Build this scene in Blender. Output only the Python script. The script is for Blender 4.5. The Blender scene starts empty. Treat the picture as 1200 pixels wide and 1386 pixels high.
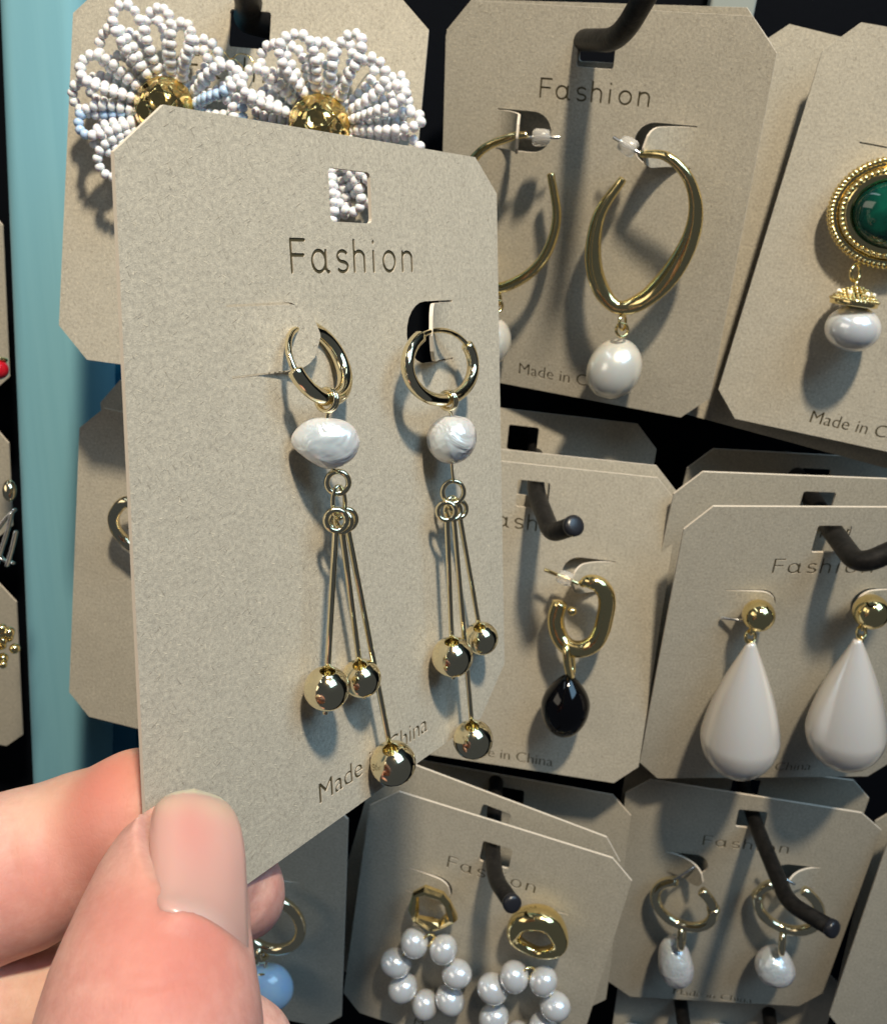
import bpy, bmesh, math, random
import numpy as np
from mathutils import Vector, Matrix
random.seed(7); rng = np.random.default_rng(7)
scene = bpy.context.scene
COL = scene.collection

# ------------------------------------------------------------------ camera, world, lamps, exposure
# Measurements are in millimetres relative to the phone camera (right, down, away); WORLD turns them into metres,
# with Z up along gravity and Y pointing into the display wall.
FPX, CX, CY = 1250.0, 600.0, 693.0
_n = np.array([.1, -.42, .9]); _n /= np.linalg.norm(_n)
_u = np.array([.099, -.950, -.297]); _u = _u - _u.dot(_n)*_n; _u /= np.linalg.norm(_u)
_r = np.cross(_n, _u)
MW = np.stack([_r, _n, _u])
CAM = np.array([0, 0, 1.4])
def WORLD(p): return np.asarray(p, float) @ MW.T * .001 + CAM
def WDIR(d): return Vector(MW @ np.asarray(d, float))
def CAMP(px, py, z): return np.array([(px-CX)/FPX*z, (py-CY)/FPX*z, z], float)

cam = bpy.data.cameras.new('camera'); co = bpy.data.objects.new('camera', cam); COL.objects.link(co)
cr, cu, cb = WDIR((1, 0, 0)), WDIR((0, -1, 0)), WDIR((0, 0, -1))
co.matrix_world = Matrix(((cr.x, cu.x, cb.x, CAM[0]), (cr.y, cu.y, cb.y, CAM[1]), (cr.z, cu.z, cb.z, CAM[2]), (0, 0, 0, 1)))
cam.sensor_fit = 'VERTICAL'; cam.sensor_height = 24; cam.sensor_width = 20.78
cam.lens = FPX/1386*24; cam.clip_start = .005; cam.clip_end = 50
cam.dof.use_dof = True; cam.dof.focus_distance = .134; cam.dof.aperture_fstop = 40
scene.camera = co

w = bpy.data.worlds.new('World'); scene.world = w; w.use_nodes = True
bg = w.node_tree.nodes['Background']; bg.inputs[0].default_value = (.52, .60, .72, 1); bg.inputs[1].default_value = .095
scene.view_settings.view_transform = 'Standard'; scene.view_settings.look = 'None'; scene.view_settings.exposure = 0

def aim(o, target):
    o.rotation_euler = (Vector(target)-o.location).to_track_quat('-Z', 'Y').to_euler()
def lamp(name, kind, campos, target, power, color, **kw):
    l = bpy.data.lights.new(name, kind); l.energy = power; l.color = color
    for k, v in kw.items(): setattr(l, k, v)
    o = bpy.data.objects.new(name, l); COL.objects.link(o); o.location = WORLD(campos); aim(o, WORLD(target)); return o
SUN = np.array([-.2, .55, .81]); SUN /= np.linalg.norm(SUN)
KT = np.array([-10, -95, 190.])
lamp('shop_spotlight', 'SPOT', KT-SUN*720, KT, 40, (1, .85, .63), shadow_soft_size=.029, spot_size=math.radians(48), spot_blend=1.0)
def panel(name, d, dist, sx, sy, power, color, tgt=(20, 0, 200)):
    d = np.array(d, float); d /= np.linalg.norm(d)
    o = lamp(name, 'AREA', np.array(tgt)+d*dist, tgt, power, color, shape='RECTANGLE', size=sx, size_y=sy)
panel('shop_window_lamp', (.52, -.50, -.66), 1300, .80, .62, 9.2, (.44, .73, 1))
panel('ceiling_strip_lamp', (.15, -.93, -.30), 1200, .90, .10, 1.3, (.72, .88, 1))
panel('warm_fill_panel', (-.78, -.22, -.58), 1400, .9, .5, 2.6, (1, .88, .70))  # added warm panel: brightens left-facing gold and softens the shadows
panel('ceiling_strip_lamp', (-.45, -.72, -.50), 1500, .90, .10, 1.0, (.80, .92, 1))

# ------------------------------------------------------------------ materials
def mat(name, color, rough=.5, metal=0, **kw):
    m = bpy.data.materials.new(name); m.use_nodes = True
    b = m.node_tree.nodes['Principled BSDF']
    b.inputs['Base Color'].default_value = (*color, 1); b.inputs['Roughness'].default_value = rough; b.inputs['Metallic'].default_value = metal
    for k, v in kw.items():
        b.inputs[k].default_value = v
    return m
class NT:
    def __init__(s, m): s.t = m.node_tree; s.b = s.t.nodes['Principled BSDF']
    def n(s, typ, **kw):
        x = s.t.nodes.new(typ)
        for k, v in kw.items():
            if k in x.inputs: x.inputs[k].default_value = v
            else: setattr(x, k, v)
        return x
    def l(s, a, b): s.t.links.new(a, b)
    def coords(s, scale=(1, 1, 1), rot=(0, 0, 0), kind='Object'):
        tc = s.n('ShaderNodeTexCoord'); mp = s.n('ShaderNodeMapping'); mp.inputs['Scale'].default_value = scale; mp.inputs['Rotation'].default_value = rot
        s.l(tc.outputs[kind], mp.inputs['Vector']); return mp.outputs['Vector']
    def noise(s, vec, scale, detail=2, rough=.5, dist=0):
        x = s.n('ShaderNodeTexNoise'); x.inputs['Scale'].default_value = scale; x.inputs['Detail'].default_value = detail
        x.inputs['Roughness'].default_value = rough; x.inputs['Distortion'].default_value = dist
        s.l(vec, x.inputs['Vector']); return x.outputs['Fac']
    def ramp(s, fac, stops):
        x = s.n('ShaderNodeValToRGB'); e = x.color_ramp.elements
        while len(e) < len(stops): e.new(.5)
        for i, (p, c) in enumerate(stops):
            e[i].position = p; e[i].color = (*c, 1) if len(c) == 3 else c
        s.l(fac, x.inputs['Fac']); return x.outputs['Color']
    def mix(s, fac, a, b, mode='MIX'):
        x = s.n('ShaderNodeMix', data_type='RGBA', blend_type=mode)
        for i, v in ((0, fac), (6, a), (7, b)):
            if hasattr(v, 'links') or hasattr(v, 'is_linked'): s.l(v, x.inputs[i])
            else: x.inputs[i].default_value = v if i == 0 else (*v, 1)
        return x.outputs[2]
    def math(s, op, a, b=None):
        x = s.n('ShaderNodeMath', operation=op)
        for i, v in enumerate((a, b)):
            if v is None: continue
            if hasattr(v, 'is_linked'): s.l(v, x.inputs[i])
            else: x.inputs[i].default_value = v
        return x.outputs[0]
    def bump(s, h, strength, dist):
        x = s.n('ShaderNodeBump'); x.inputs['Strength'].default_value = strength; x.inputs['Distance'].default_value = dist
        s.l(h, x.inputs['Height']); s.l(x.outputs['Normal'], s.b.inputs['Normal']); return x

def make_card_mat(name, base, fibre=1.0, bump=.00016):
    m = mat(name, base, .85); t = NT(m)
    v0 = t.coords()
    mott = t.noise(v0, 260, 4, .65)
    grain = t.noise(v0, 5200, 3, .65)
    blot = t.noise(v0, 1500, 3, .6)
    c1 = t.ramp(mott, [(.3, tuple(x*.95 for x in base)), (.7, tuple(min(1, x*1.05) for x in base))])
    c1 = t.mix(1.0, c1, t.ramp(blot, [(.3, (.82, .82, .83)), (.7, (1.16, 1.16, 1.15))]), 'MULTIPLY')
    c1 = t.mix(1.0, c1, t.ramp(grain, [(.3, (.78, .78, .79)), (.7, (1.2, 1.2, 1.19))]), 'MULTIPLY')
    h = t.math('ADD', t.math('MULTIPLY', grain, .45), t.math('MULTIPLY', blot, .4))
    for ang, sc, lo, hi, col in [(5, 5600, .67, .74, (1.45, 1.43, 1.38)), (62, 5200, .68, .75, (.66, .64, .62)), (118, 5800, .67, .74, (1.4, 1.38, 1.32)), (155, 5000, .69, .76, (.62, .60, .57))]:
        vr = t.n('ShaderNodeVectorRotate', rotation_type='Z_AXIS'); t.l(v0, vr.inputs['Vector']); vr.inputs['Angle'].default_value = math.radians(ang)
        mp = t.n('ShaderNodeMapping'); mp.inputs['Scale'].default_value = (1, .10, 1); t.l(vr.outputs['Vector'], mp.inputs['Vector'])
        f = t.noise(mp.outputs['Vector'], sc, 1, .4, .1)
        k = t.ramp(f, [(lo, (0, 0, 0)), (hi, (1, 1, 1))])
        c1 = t.mix(1.0, c1, t.mix(t.math('MULTIPLY', k, 0.75*fibre), (1, 1, 1), col), 'MULTIPLY')
        h = t.math('ADD', h, t.math('MULTIPLY', k, .3))
    t.l(c1, t.b.inputs['Base Color'])
    t.b.inputs['Specular IOR Level'].default_value = .25
    t.bump(h, .7, bump)
    return m
M = {}
M['card'] = make_card_mat('grey_kraft_board', (.418, .387, .322))
M['card_edge'] = mat('cut_board_edge', (.60, .54, .46), .8)
M['foil'] = mat('dark_letter_foil', (.085, .072, .04), .45, .35)
def gold(name, col, rough, bump=0):
    m = mat(name, col, rough, 1); t = NT(m)
    v = t.coords(); n = t.noise(v, 420, 3, .6)
    t.l(t.ramp(n, [(.35, (rough*.75,)*3), (.7, (rough*1.5,)*3)]), t.b.inputs['Roughness'])
    t.bump(t.noise(v, 260, 2, .5), .18, .00025)
    return m
M['champagne'] = gold('champagne_gold', (.90, .78, .52), .10)
M['gold'] = gold('yellow_gold', (.97, .78, .38), .10)
M['hammered'] = gold('hammered_gold', (.88, .66, .26), .10)
t = NT(M['hammered']); v = t.coords(); vo = t.n('ShaderNodeTexVoronoi'); vo.inputs['Scale'].default_value = 300; t.l(v, vo.inputs['Vector'])
t.bump(t.ramp(vo.outputs['Distance'], [(0, (0, 0, 0)), (.45, (.2, .2, .2)), (.8, (1, 1, 1))]), 1.0, .0009)
M['steel'] = mat('bright_steel', (.75, .75, .74), .18, 1)
M['black_bead'] = mat('black_onyx', (.001, .001, .0015), .05, 0, **{'Specular IOR Level': .42})
M['hook'] = mat('black_coated_rod', (.008, .008, .008), .45, 0, **{'Specular IOR Level': .3})
t = NT(M['hook']); v = t.coords()
nn = t.noise(v, 500, 4, .7); t.l(t.ramp(nn, [(.35, (.004, .004, .004)), (.75, (.018, .016, .015))]), t.b.inputs['Base Color']); t.bump(nn, .5, .0004)
M['hook_cap'] = mat('black_rubber_cap', (.012, .013, .018), .32)
M['clear'] = mat('clear_rubber_stopper', (.92, .90, .86), .25, 0, **{'Transmission Weight': .75, 'IOR': 1.42})
def pearl(name, base, rough=.2, wob=0, tint=(.80, .88, 1.0), nacre=.38):
    m = mat(name, base, rough, 0, **{'Coat Weight': .8, 'Coat Roughness': .10, 'Coat IOR': 1.9, 'Subsurface Weight': .12, 'Subsurface Scale': .002, 'Specular IOR Level': .7}); t = NT(m)
    lw = t.n('ShaderNodeLayerWeight'); lw.inputs['Blend'].default_value = .35
    a = t.ramp(lw.outputs['Facing'], [(0, tuple(b*x for b, x in zip(base, tint))), (.35, base), (.75, (base[0]*.98, base[1]*.94, base[2]*.92)), (1, (base[0]*.94, base[1]*.93, base[2]*.88))])
    v = t.coords(); n = t.noise(v, 160, 3, .55)
    c = t.mix(t.math('MULTIPLY', n, .25), a, (base[0]*.9, base[1]*.95, base[2]*1.0))
    t.l(c, t.b.inputs['Base Color'])
    t.b.inputs['Metallic'].default_value = nacre; t.b.inputs['Roughness'].default_value = rough
    if wob: t.bump(t.noise(v, wob, 2, .5, .8), .6, .0011)
    return m
M['pearl'] = pearl('cream_pearl', (.74, .71, .63), .26)
M['pearl_white'] = pearl('white_pearl', (.74, .75, .76), .22)
M['pearl_baroque'] = pearl('baroque_pearl', (.74, .73, .74), .24, 330, (.78, .92, 1.0))
M['drop_white'] = pearl('satin_white_drop', (.82, .77, .715), .27, nacre=.34)
M['seed_bead'] = mat('pearl_white_seed_bead', (.74, .76, .80), .16, 0, **{'Coat Weight': .5, 'Coat Roughness': .05, 'Subsurface Weight': .3, 'Subsurface Scale': .0012})
M['seed_shaded'] = mat('shade_blue_seed_bead', (.42, .58, .80), .16, 0, **{'Coat Weight': .5, 'Coat Roughness': .05, 'Subsurface Weight': .3, 'Subsurface Scale': .0012})  # white bead again, with bluish shade put into its colour
M['thread'] = mat('nylon_thread', (.75, .74, .7), .4)
M['emerald'] = mat('dark_green_stone', (.002, .060, .040), .08, 0, **{'Coat Weight': .7, 'Coat Roughness': .03})
t = NT(M['emerald']); t.l(t.ramp(t.noise(t.coords(), 120, 4, .6, .6), [(.35, (.001, .022, .018)), (.7, (.003, .10, .062))]), t.b.inputs['Base Color'])
M['crystal'] = mat('clear_crystal', (.95, .95, .95), .04, 0, **{'Specular IOR Level': 1.0, 'Coat Weight': 1})
M['blue_stone'] = mat('sky_blue_resin', (.10, .27, .56), .12, 0, **{'Subsurface Weight': .35, 'Subsurface Scale': .004, 'Coat Weight': .5})
t = NT(M['blue_stone']); t.l(t.ramp(t.noise(t.coords(), 90, 4, .6), [(.35, (.44, .65, .92)), (.72, (.66, .82, .96))]), t.b.inputs['Base Color'])
M['red'] = mat('red_enamel', (.45, .008, .02), .15, 0, **{'Coat Weight': .6})
M['wall'] = mat('black_display_panel', (.0035, .0045, .007), .7, 0, **{'Specular IOR Level': .04})
t = NT(M['wall']); t.bump(t.noise(t.coords(), 300, 3, .6), .3, .0003)
M['teal'] = mat('teal_painted_post', (.24, .50, .56), .48)
t = NT(M['teal']); v = t.coords((1, 1, .04)); n = t.noise(v, 210, 3, .6)
t.l(t.ramp(n, [(.3, (.205, .465, .57)), (.7, (.235, .51, .61))]), t.b.inputs['Base Color']); t.bump(n, .10, .0004)
M['blue_wall'] = mat('deep_blue_panel', (.012, .15, .27), .5)
M['rail'] = mat('pale_grey_strip', (.30, .34, .33), .55)

# ------------------------------------------------------------------ mesh helpers (all points are camera-frame millimetres)
class MB:
    def __init__(s): s.v = []; s.f = []; s.m = []
    def add(s, verts, faces, mi=0):
        o = len(s.v); s.v += [tuple(map(float, p)) for p in verts]
        s.f += [tuple(i+o for i in f) for f in faces]; s.m += [mi]*len(faces); return s
def frame_from(tan, up=None):
    tan = tan/np.linalg.norm(tan)
    if up is None: up = np.array([0, 0, 1.]) if abs(tan[2]) < .9 else np.array([1., 0, 0])
    a = up-up.dot(tan)*tan; a /= np.linalg.norm(a); return a, np.cross(tan, a)
def resample(pts, n):
    pts = np.asarray(pts, float); k = len(pts)
    P = np.vstack([2*pts[0]-pts[1], pts, 2*pts[-1]-pts[-2]]); out = []
    for i in range(n):
        u = i/(n-1)*(k-1); j = min(int(u), k-2); f = u-j
        a, b, c, d = P[j], P[j+1], P[j+2], P[j+3]
        out.append(.5*((2*b)+(c-a)*f+(2*a-5*b+4*c-d)*f*f+(3*b-a-3*c+d)*f**3))
    return np.array(out)
def tube(mb, pts, rad, seg=12, closed=False, flat=1.0, up=None, twist=None, round_end=True):
    pts = np.asarray(pts, float); n = len(pts)
    rad = np.full(n, rad, float) if np.isscalar(rad) else np.asarray(rad, float)
    if closed: tg = np.roll(pts, -1, 0)-np.roll(pts, 1, 0)
    else: tg = np.gradient(pts, axis=0)
    if not closed and round_end:
        t0 = tg[0]/np.linalg.norm(tg[0]); t1 = tg[-1]/np.linalg.norm(tg[-1])
        pre = [pts[0]-t0*rad[0]*x for x in (.38, .30, .16)]; post = [pts[-1]+t1*rad[-1]*x for x in (.16, .30, .38)]
        pts = np.vstack([pre, pts, post]); rad = np.concatenate([rad[0]*np.array([.3, .72, .93]), rad, rad[-1]*np.array([.93, .72, .3])])
        tg = np.vstack([[tg[0]]*3, tg, [tg[-1]]*3]); n = len(pts)
        if twist is not None: twist = np.concatenate([[twist[0]]*3, twist, [twist[-1]]*3])
        if not np.isscalar(flat): flat = np.concatenate([[flat[0]]*3, flat, [flat[-1]]*3])
    a, b = frame_from(tg[0], up); V = []
    fl = np.full(n, flat, float) if np.isscalar(flat) else flat
    for i in range(n):
        t_ = tg[i]/np.linalg.norm(tg[i])
        a = (a if up is None else up)-(a if up is None else up).dot(t_)*t_; a /= np.linalg.norm(a); b = np.cross(t_, a)
        tw = 0 if twist is None else twist[i]
        for k in range(seg):
            h = 2*math.pi*k/seg
            x, y = math.cos(h)*rad[i], math.sin(h)*rad[i]*fl[i]
            x, y = x*math.cos(tw)-y*math.sin(tw), x*math.sin(tw)+y*math.cos(tw)
            V.append(pts[i]+a*x+b*y)
    F = []
    for i in range(n if closed else n-1):
        j = (i+1) % n
        for k in range(seg):
            l = (k+1) % seg; F.append((i*seg+k, i*seg+l, j*seg+l, j*seg+k))
    if not closed: F += [tuple(range(seg))[::-1], tuple((n-1)*seg+k for k in range(seg))]
    return mb.add(V, F)
def ring_pts(c, a, b, n=40, t0=0, t1=2*math.pi, endpoint=False):
    tt = np.linspace(t0, t1, n, endpoint=endpoint)
    return np.array([c+np.cos(t)*a+np.sin(t)*b for t in tt])
def lathe(mb, c, axis, prof, seg=28, ref=None, sq=(1, 1)):
    axis = np.asarray(axis, float); axis = axis/np.linalg.norm(axis); a, b = frame_from(axis, ref); V = []; n = len(prof)
    for (r, h) in prof:
        for k in range(seg):
            th = 2*math.pi*k/seg; V.append(c+axis*h+a*(math.cos(th)*r*sq[0])+b*(math.sin(th)*r*sq[1]))
    F = [(i*seg+k, i*seg+(k+1) % seg, (i+1)*seg+(k+1) % seg, (i+1)*seg+k) for i in range(n-1) for k in range(seg)]
    F += [tuple(range(seg))[::-1], tuple((n-1)*seg+k for k in range(seg))]
    return mb.add(V, F)
def ellipsoid(mb, c, ax, ay, az, nu=32, nv=20, warp=None):
    V = []
    for i in range(nv+1):
        ph = math.pi*i/nv
        for k in range(nu):
            th = 2*math.pi*k/nu; d = np.array([math.sin(ph)*math.cos(th), math.sin(ph)*math.sin(th), math.cos(ph)])
            s = warp(d) if warp else 1.0
            V.append(c+(ax*d[0]+ay*d[1]+az*d[2])*s)
    F = [(i*nu+k, (i+1)*nu+k, (i+1)*nu+(k+1) % nu, i*nu+(k+1) % nu) for i in range(nv) for k in range(nu)]
    return mb.add(V, F)
def to_mesh(name, mb, anchor, mats, smooth=True):
    W = WORLD(np.array(mb.v))-anchor
    me = bpy.data.meshes.new(name); me.from_pydata(W.tolist(), [], mb.f)
    bm = bmesh.new(); bm.from_mesh(me); bmesh.ops.remove_doubles(bm, verts=bm.verts, dist=2e-6); bmesh.ops.recalc_face_normals(bm, faces=bm.faces); bm.to_mesh(me); bm.free()
    for m in mats: me.materials.append(m)
    me.shade_smooth() if smooth else me.shade_flat()
    return me
def tagit(o, label=None, cat=None, group=None, kind=None):
    for k, v in (('label', label), ('category', cat), ('group', group), ('kind', kind)):
        if v: o[k] = v
    return o
def thing(name, label, cat, at, group=None):
    o = bpy.data.objects.new(name, None); COL.objects.link(o); o.location = WORLD(at); o.empty_display_size = .003
    return tagit(o, label, cat, group)
def part(name, mb, m, parent, smooth=True, label=None):
    top = parent
    while top.parent: top = top.parent
    me = to_mesh(name, mb, np.array(top.location), m if isinstance(m, list) else [m], smooth)
    o = bpy.data.objects.new(name, me); COL.objects.link(o); o.parent = parent
    if label: o['label'] = label
    return o
def solid(name, mb, m, label, cat, at, group=None, kind=None, smooth=True):
    me = to_mesh(name, mb, WORLD(at), m if isinstance(m, list) else [m], smooth)
    o = bpy.data.objects.new(name, me); COL.objects.link(o); o.location = WORLD(at)
    return tagit(o, label, cat, group, kind)

# ------------------------------------------------------------------ lettering
def stroke_letters():
    """the word Fashion drawn with a round pen: list of stroke point lists, mm, centred on x"""
    cap, xh = 5.2, 3.55; S = []
    arc = lambda cx, cy, rx, ry, a0, a1, n=14: [(cx+rx*math.cos(math.radians(a0+(a1-a0)*i/n)), cy+ry*math.sin(math.radians(a0+(a1-a0)*i/n))) for i in range(n+1)]
    S += [[(-14.6, 0), (-14.6, cap), (-11.7, cap)], [(-14.6, cap*.53), (-12.0, cap*.53)]]
    S += [arc(-8.7, xh/2, 1.5, xh/2, 0, 360, 24), [(-7.15, xh), (-7.15, .5), (-6.8, 0), (-6.45, 0)]]
    S += [arc(-3.3, xh*.74, 1.15, xh*.26, 35, 270)[:]+arc(-3.3, xh*.24, 1.2, xh*.24, 90, -145)[1:]]
    S += [[(-.5, 0), (-.5, cap+.2)], [(-.5, 1.9)]+arc(.75, xh-1.25, 1.25, 1.25, 180, 0)+[(2.0, 0)]]
    S += [[(4.3, 0), (4.3, xh)], [(4.3, cap-.1), (4.3, cap+.05)]]
    S += [arc(8.4, xh/2, 1.55, xh/2, 0, 360, 24)]
    S += [[(12.0, 0), (12.0, xh)], [(12.0, 1.9)]+arc(13.3, xh-1.3, 1.3, 1.3, 180, 0)+[(14.6, 0)]]
    return [[(x*.93, y*.82) for x, y in l] for l in S]
def contour_strokes(S, hw, step=.09):
    segs = [(np.array(a), np.array(b)) for s in S for a, b in zip(s[:-1], s[1:])]
    allp = np.array([p for s in S for p in s]); lo = allp.min(0)-hw*2.2; hi = allp.max(0)+hw*2.2
    nx, ny = ((hi-lo)/step).astype(int)+2
    X, Y = np.meshgrid(lo[0]+np.arange(nx)*step, lo[1]+np.arange(ny)*step, indexing='ij'); D = np.full(X.shape, 9.)
    for a, b in segs:
        d = b-a; L = max(d.dot(d), 1e-9)
        h = np.clip(((X-a[0])*d[0]+(Y-a[1])*d[1])/L, 0, 1)
        D = np.minimum(D, np.hypot(X-a[0]-h*d[0], Y-a[1]-h*d[1]))
    D = D-hw; nxt = {}; pos = {}
    def ept(i, j, k, l):
        key = (i, j, k, l) if (i, j) < (k, l) else (k, l, i, j)
        if key not in pos:
            a, b = D[i, j], D[k, l]; f = a/(a-b); pos[key] = (X[i, j]+(X[k, l]-X[i, j])*f, Y[i, j]+(Y[k, l]-Y[i, j])*f)
        return key
    ins = D < 0
    for i in range(nx-1):
        for j in range(ny-1):
            c = [(i, j), (i+1, j), (i+1, j+1), (i, j+1)]; q = [ins[p] for p in c]
            if all(q) or not any(q): continue
            starts = []; ends = []
            for k in range(4):
                a, b = c[k], c[(k+1) % 4]
                if q[k] and not q[(k+1) % 4]: starts.append(ept(*a, *b))
                if not q[k] and q[(k+1) % 4]: ends.append(ept(*a, *b))
            for s_, e_ in zip(starts, ends): nxt[s_] = e_
    loops = []; todo = set(nxt)
    while todo:
        s_ = next(iter(todo)); lp = []; k = s_
        while k in todo: todo.discard(k); lp.append(pos[k]); k = nxt[k]
        if len(lp) > 5:
            lp = np.array(lp); lp = (np.roll(lp, 1, 0)+2*lp+np.roll(lp, -1, 0))/4   # take the grid steps out
            keep = lp[::2] if len(lp) > 30 else lp
            loops.append([tuple(p) for p in keep])
    return loops
FASHION = contour_strokes(stroke_letters(), .25)
def font_loops(txt, width, off=-.012):
    cu = bpy.data.curves.new('t', 'FONT'); cu.body = txt; cu.align_x = 'CENTER'; cu.offset = off; cu.resolution_u = 3; cu.fill_mode = 'NONE'
    o = bpy.data.objects.new('t', cu); COL.objects.link(o); dg = bpy.context.evaluated_depsgraph_get(); dg.update()
    me = bpy.data.meshes.new_from_object(o.evaluated_get(dg)); adj = {}
    for e in me.edges:
        a, b = e.vertices; adj.setdefault(a, []).append(b); adj.setdefault(b, []).append(a)
    seen = set(); loops = []
    for s_ in adj:
        if s_ in seen: continue
        lp = [s_]; seen.add(s_); k = s_
        while True:
            nx_ = [x for x in adj[k] if x not in seen]
            if not nx_: break
            k = nx_[0]; seen.add(k); lp.append(k)
        if len(lp) > 2: loops.append([(me.vertices[i].co.x, me.vertices[i].co.y) for i in lp])
    bpy.data.objects.remove(o); xs = [p[0] for l in loops for p in l]; s_ = width/(max(xs)-min(xs)); mx = (max(xs)+min(xs))/2
    return [[((p[0]-mx)*s_, p[1]*s_) for p in l] for l in loops]
MADEIN = font_loops('Made in China', 28.6)

# ------------------------------------------------------------------ cards
def rodr(r):
    r = np.asarray(r, float); t_ = np.linalg.norm(r); k = r/t_; K = np.array([[0, -k[2], k[1]], [k[2], 0, -k[0]], [-k[1], k[0], 0]])
    return np.eye(3)+math.sin(t_)*K+(1-math.cos(t_))*K@K
class Pose:
    """where a card hangs: t = middle of its top edge, R = its right, down and into-the-wall directions"""
    def __init__(s, rv, t): s.R = rodr(rv) if np.ndim(rv) == 1 else rv; s.t = np.array(t, float)
    def at(s, u, v, h=0): return s.t+s.R@np.array([u, v, -h])
    def inv(s, px, py, h=0):
        d = CAMP(px, py, 1); n = s.R[:, 2]; p0 = s.t-n*h; p = d*(n@p0)/(n@d); return s.R.T@(p-s.t)
    def P(s, px, py, h=0):                       # point seen at a photo position, h mm proud of the card
        d = CAMP(px, py, 1); n = s.R[:, 2]; p0 = s.t-n*h; return d*(n@p0)/(n@d)
    @property
    def out(s): return -s.R[:, 2]
def place(rv, uv, px, py, z):
    p = Pose(rv, (0, 0, 0)); p.t = CAMP(px, py, z)-p.at(*uv); return p
POSE = dict(
 A=Pose((.2125, -.9532, -.1407), (-13.58, -53.69, 131.23)),
 B=Pose((.2287, .1489, .1336), (-41.09, -110.15, 195.47)),
 C=Pose((.5283, .3816, .1377), (37.84, -117.62, 215.77)),
 D=Pose((.4136, .142, .2055), (129.1, -105.9, 210.8)),
 E=Pose((.3224, .1604, .0905), (25.58, -13.11, 256.95)),
 F=Pose((.5352, -.0464, .0174), (102.7, -1.26, 239.03)),
 G=Pose((.3594, .1133, .2048), (-57.63, -20.27, 242.89)),
 H=Pose((.40, .15, .1003), (-67.45, 80.85, 279.03)),
 I=Pose((.408, .2055, .1963), (17.55, 92.4, 273.28)),
 J=Pose((.492, .1286, .0337), (100.13, 91.69, 296.16)))
def fill_curve(loops, z0, z1):
    cu = bpy.data.curves.new('c', 'CURVE'); cu.dimensions = '2D'; cu.fill_mode = 'BOTH'; cu.extrude = (z1-z0)/2
    for lp in loops:
        sp = cu.splines.new('POLY'); sp.points.add(len(lp)-1)
        for q, p in zip(sp.points, lp): q.co = (p[0], p[1], 0, 1)
        sp.use_cyclic_u = True
    o = bpy.data.objects.new('c', cu); COL.objects.link(o); dg = bpy.context.evaluated_depsgraph_get(); dg.update()
    me = bpy.data.meshes.new_from_object(o.evaluated_get(dg)); bpy.data.objects.remove(o)
    V = [(v.co.x, v.co.y, v.co.z+(z0+z1)/2) for v in me.vertices]; Fc = [tuple(p.vertices) for p in me.polygons]
    return V, Fc
def d_shape(s, hinge=25.2, vmid=28.4, hw=4.9, L=14.6, grow=0):
    """outline of a D cut: s=+1 hinged at the right, -1 hinged at the left; y is minus down"""
    hw += grow; L += grow; pts = [(hinge, hw), (hinge-L+hw*1.0, hw)]
    for i in range(1, 12):
        a = math.pi/2*(1-i/6.); pts.append((hinge-L+hw-hw*math.cos(a), hw*math.sin(a)))
    pts += [(hinge-L+hw, -hw), (hinge, -hw)]
    return [(s*p[0], p[1]-vmid) for p in pts]
STD = dict(tl1=(-33.4, 0), tl2=(-40, 7), tr1=(33.4, 0), tr2=(40, 7), br1=(40, 91), br2=(33.4, 98), bl1=(-33.4, 98), bl2=(-40, 91))
def card_mesh(outline, hole, text_v, made_v, flaps, text, hole_x, text_x=0):
    out = [(p[0], -p[1]) for p in outline]
    hx, (h0, h1) = hole_x, hole; r = .7; hw = 4.6
    hl = []
    for cx_, cy_, a0 in ((hx+hw-r, -h0-r, 0), (hx-hw+r, -h0-r, 90), (hx-hw+r, -h1+r, 180), (hx+hw-r, -h1+r, 270)):
        hl += [(cx_+r*math.cos(math.radians(a0+30*i)), cy_+r*math.sin(math.radians(a0+30*i))) for i in range(4)]
    cuts = [hl]+[d_shape(f[0], vmid=f[1], L=f[2], hw=f[3]) for f in flaps]
    words = []
    if text:
        words += [[(p[0]+hole_x*.6+text_x, p[1]-text_v-2.0) for p in l] for l in FASHION]
        if made_v: words += [[(p[0], p[1]-made_v-1.1) for p in l] for l in MADEIN]
    T = .62; d = .16
    V, Fc = fill_curve([out]+cuts+words, -d, 0); o = len(V)
    if True:
        V2, F2 = fill_curve([out]+cuts, -T, -d-.004); V += V2; Fc += [tuple(i+o for i in f) for f in F2]
    return V, Fc, words, d
def build_mesh_local(name, V, Fc, mats, matfn):
    me = bpy.data.meshes.new(name); me.from_pydata([(x*.001, y*.001, z*.001) for x, y, z in V], [], Fc)
    bm = bmesh.new(); bm.from_mesh(me); bmesh.ops.remove_doubles(bm, verts=bm.verts, dist=1e-7); bmesh.ops.recalc_face_normals(bm, faces=bm.faces)
    for f in bm.faces: f.material_index = matfn(f)
    bm.to_mesh(me); bm.free()
    for m in mats: me.materials.append(m)
    return me
def local_matrix(p):
    X, Y, Z = WDIR(p.R[:, 0]), WDIR(-p.R[:, 1]), WDIR(-p.R[:, 2]); o = WORLD(p.t)
    return Matrix(((X.x, Y.x, Z.x, o[0]), (X.y, Y.y, Z.y, o[1]), (X.z, Y.z, Z.z, o[2]), (0, 0, 0, 1)))
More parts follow.
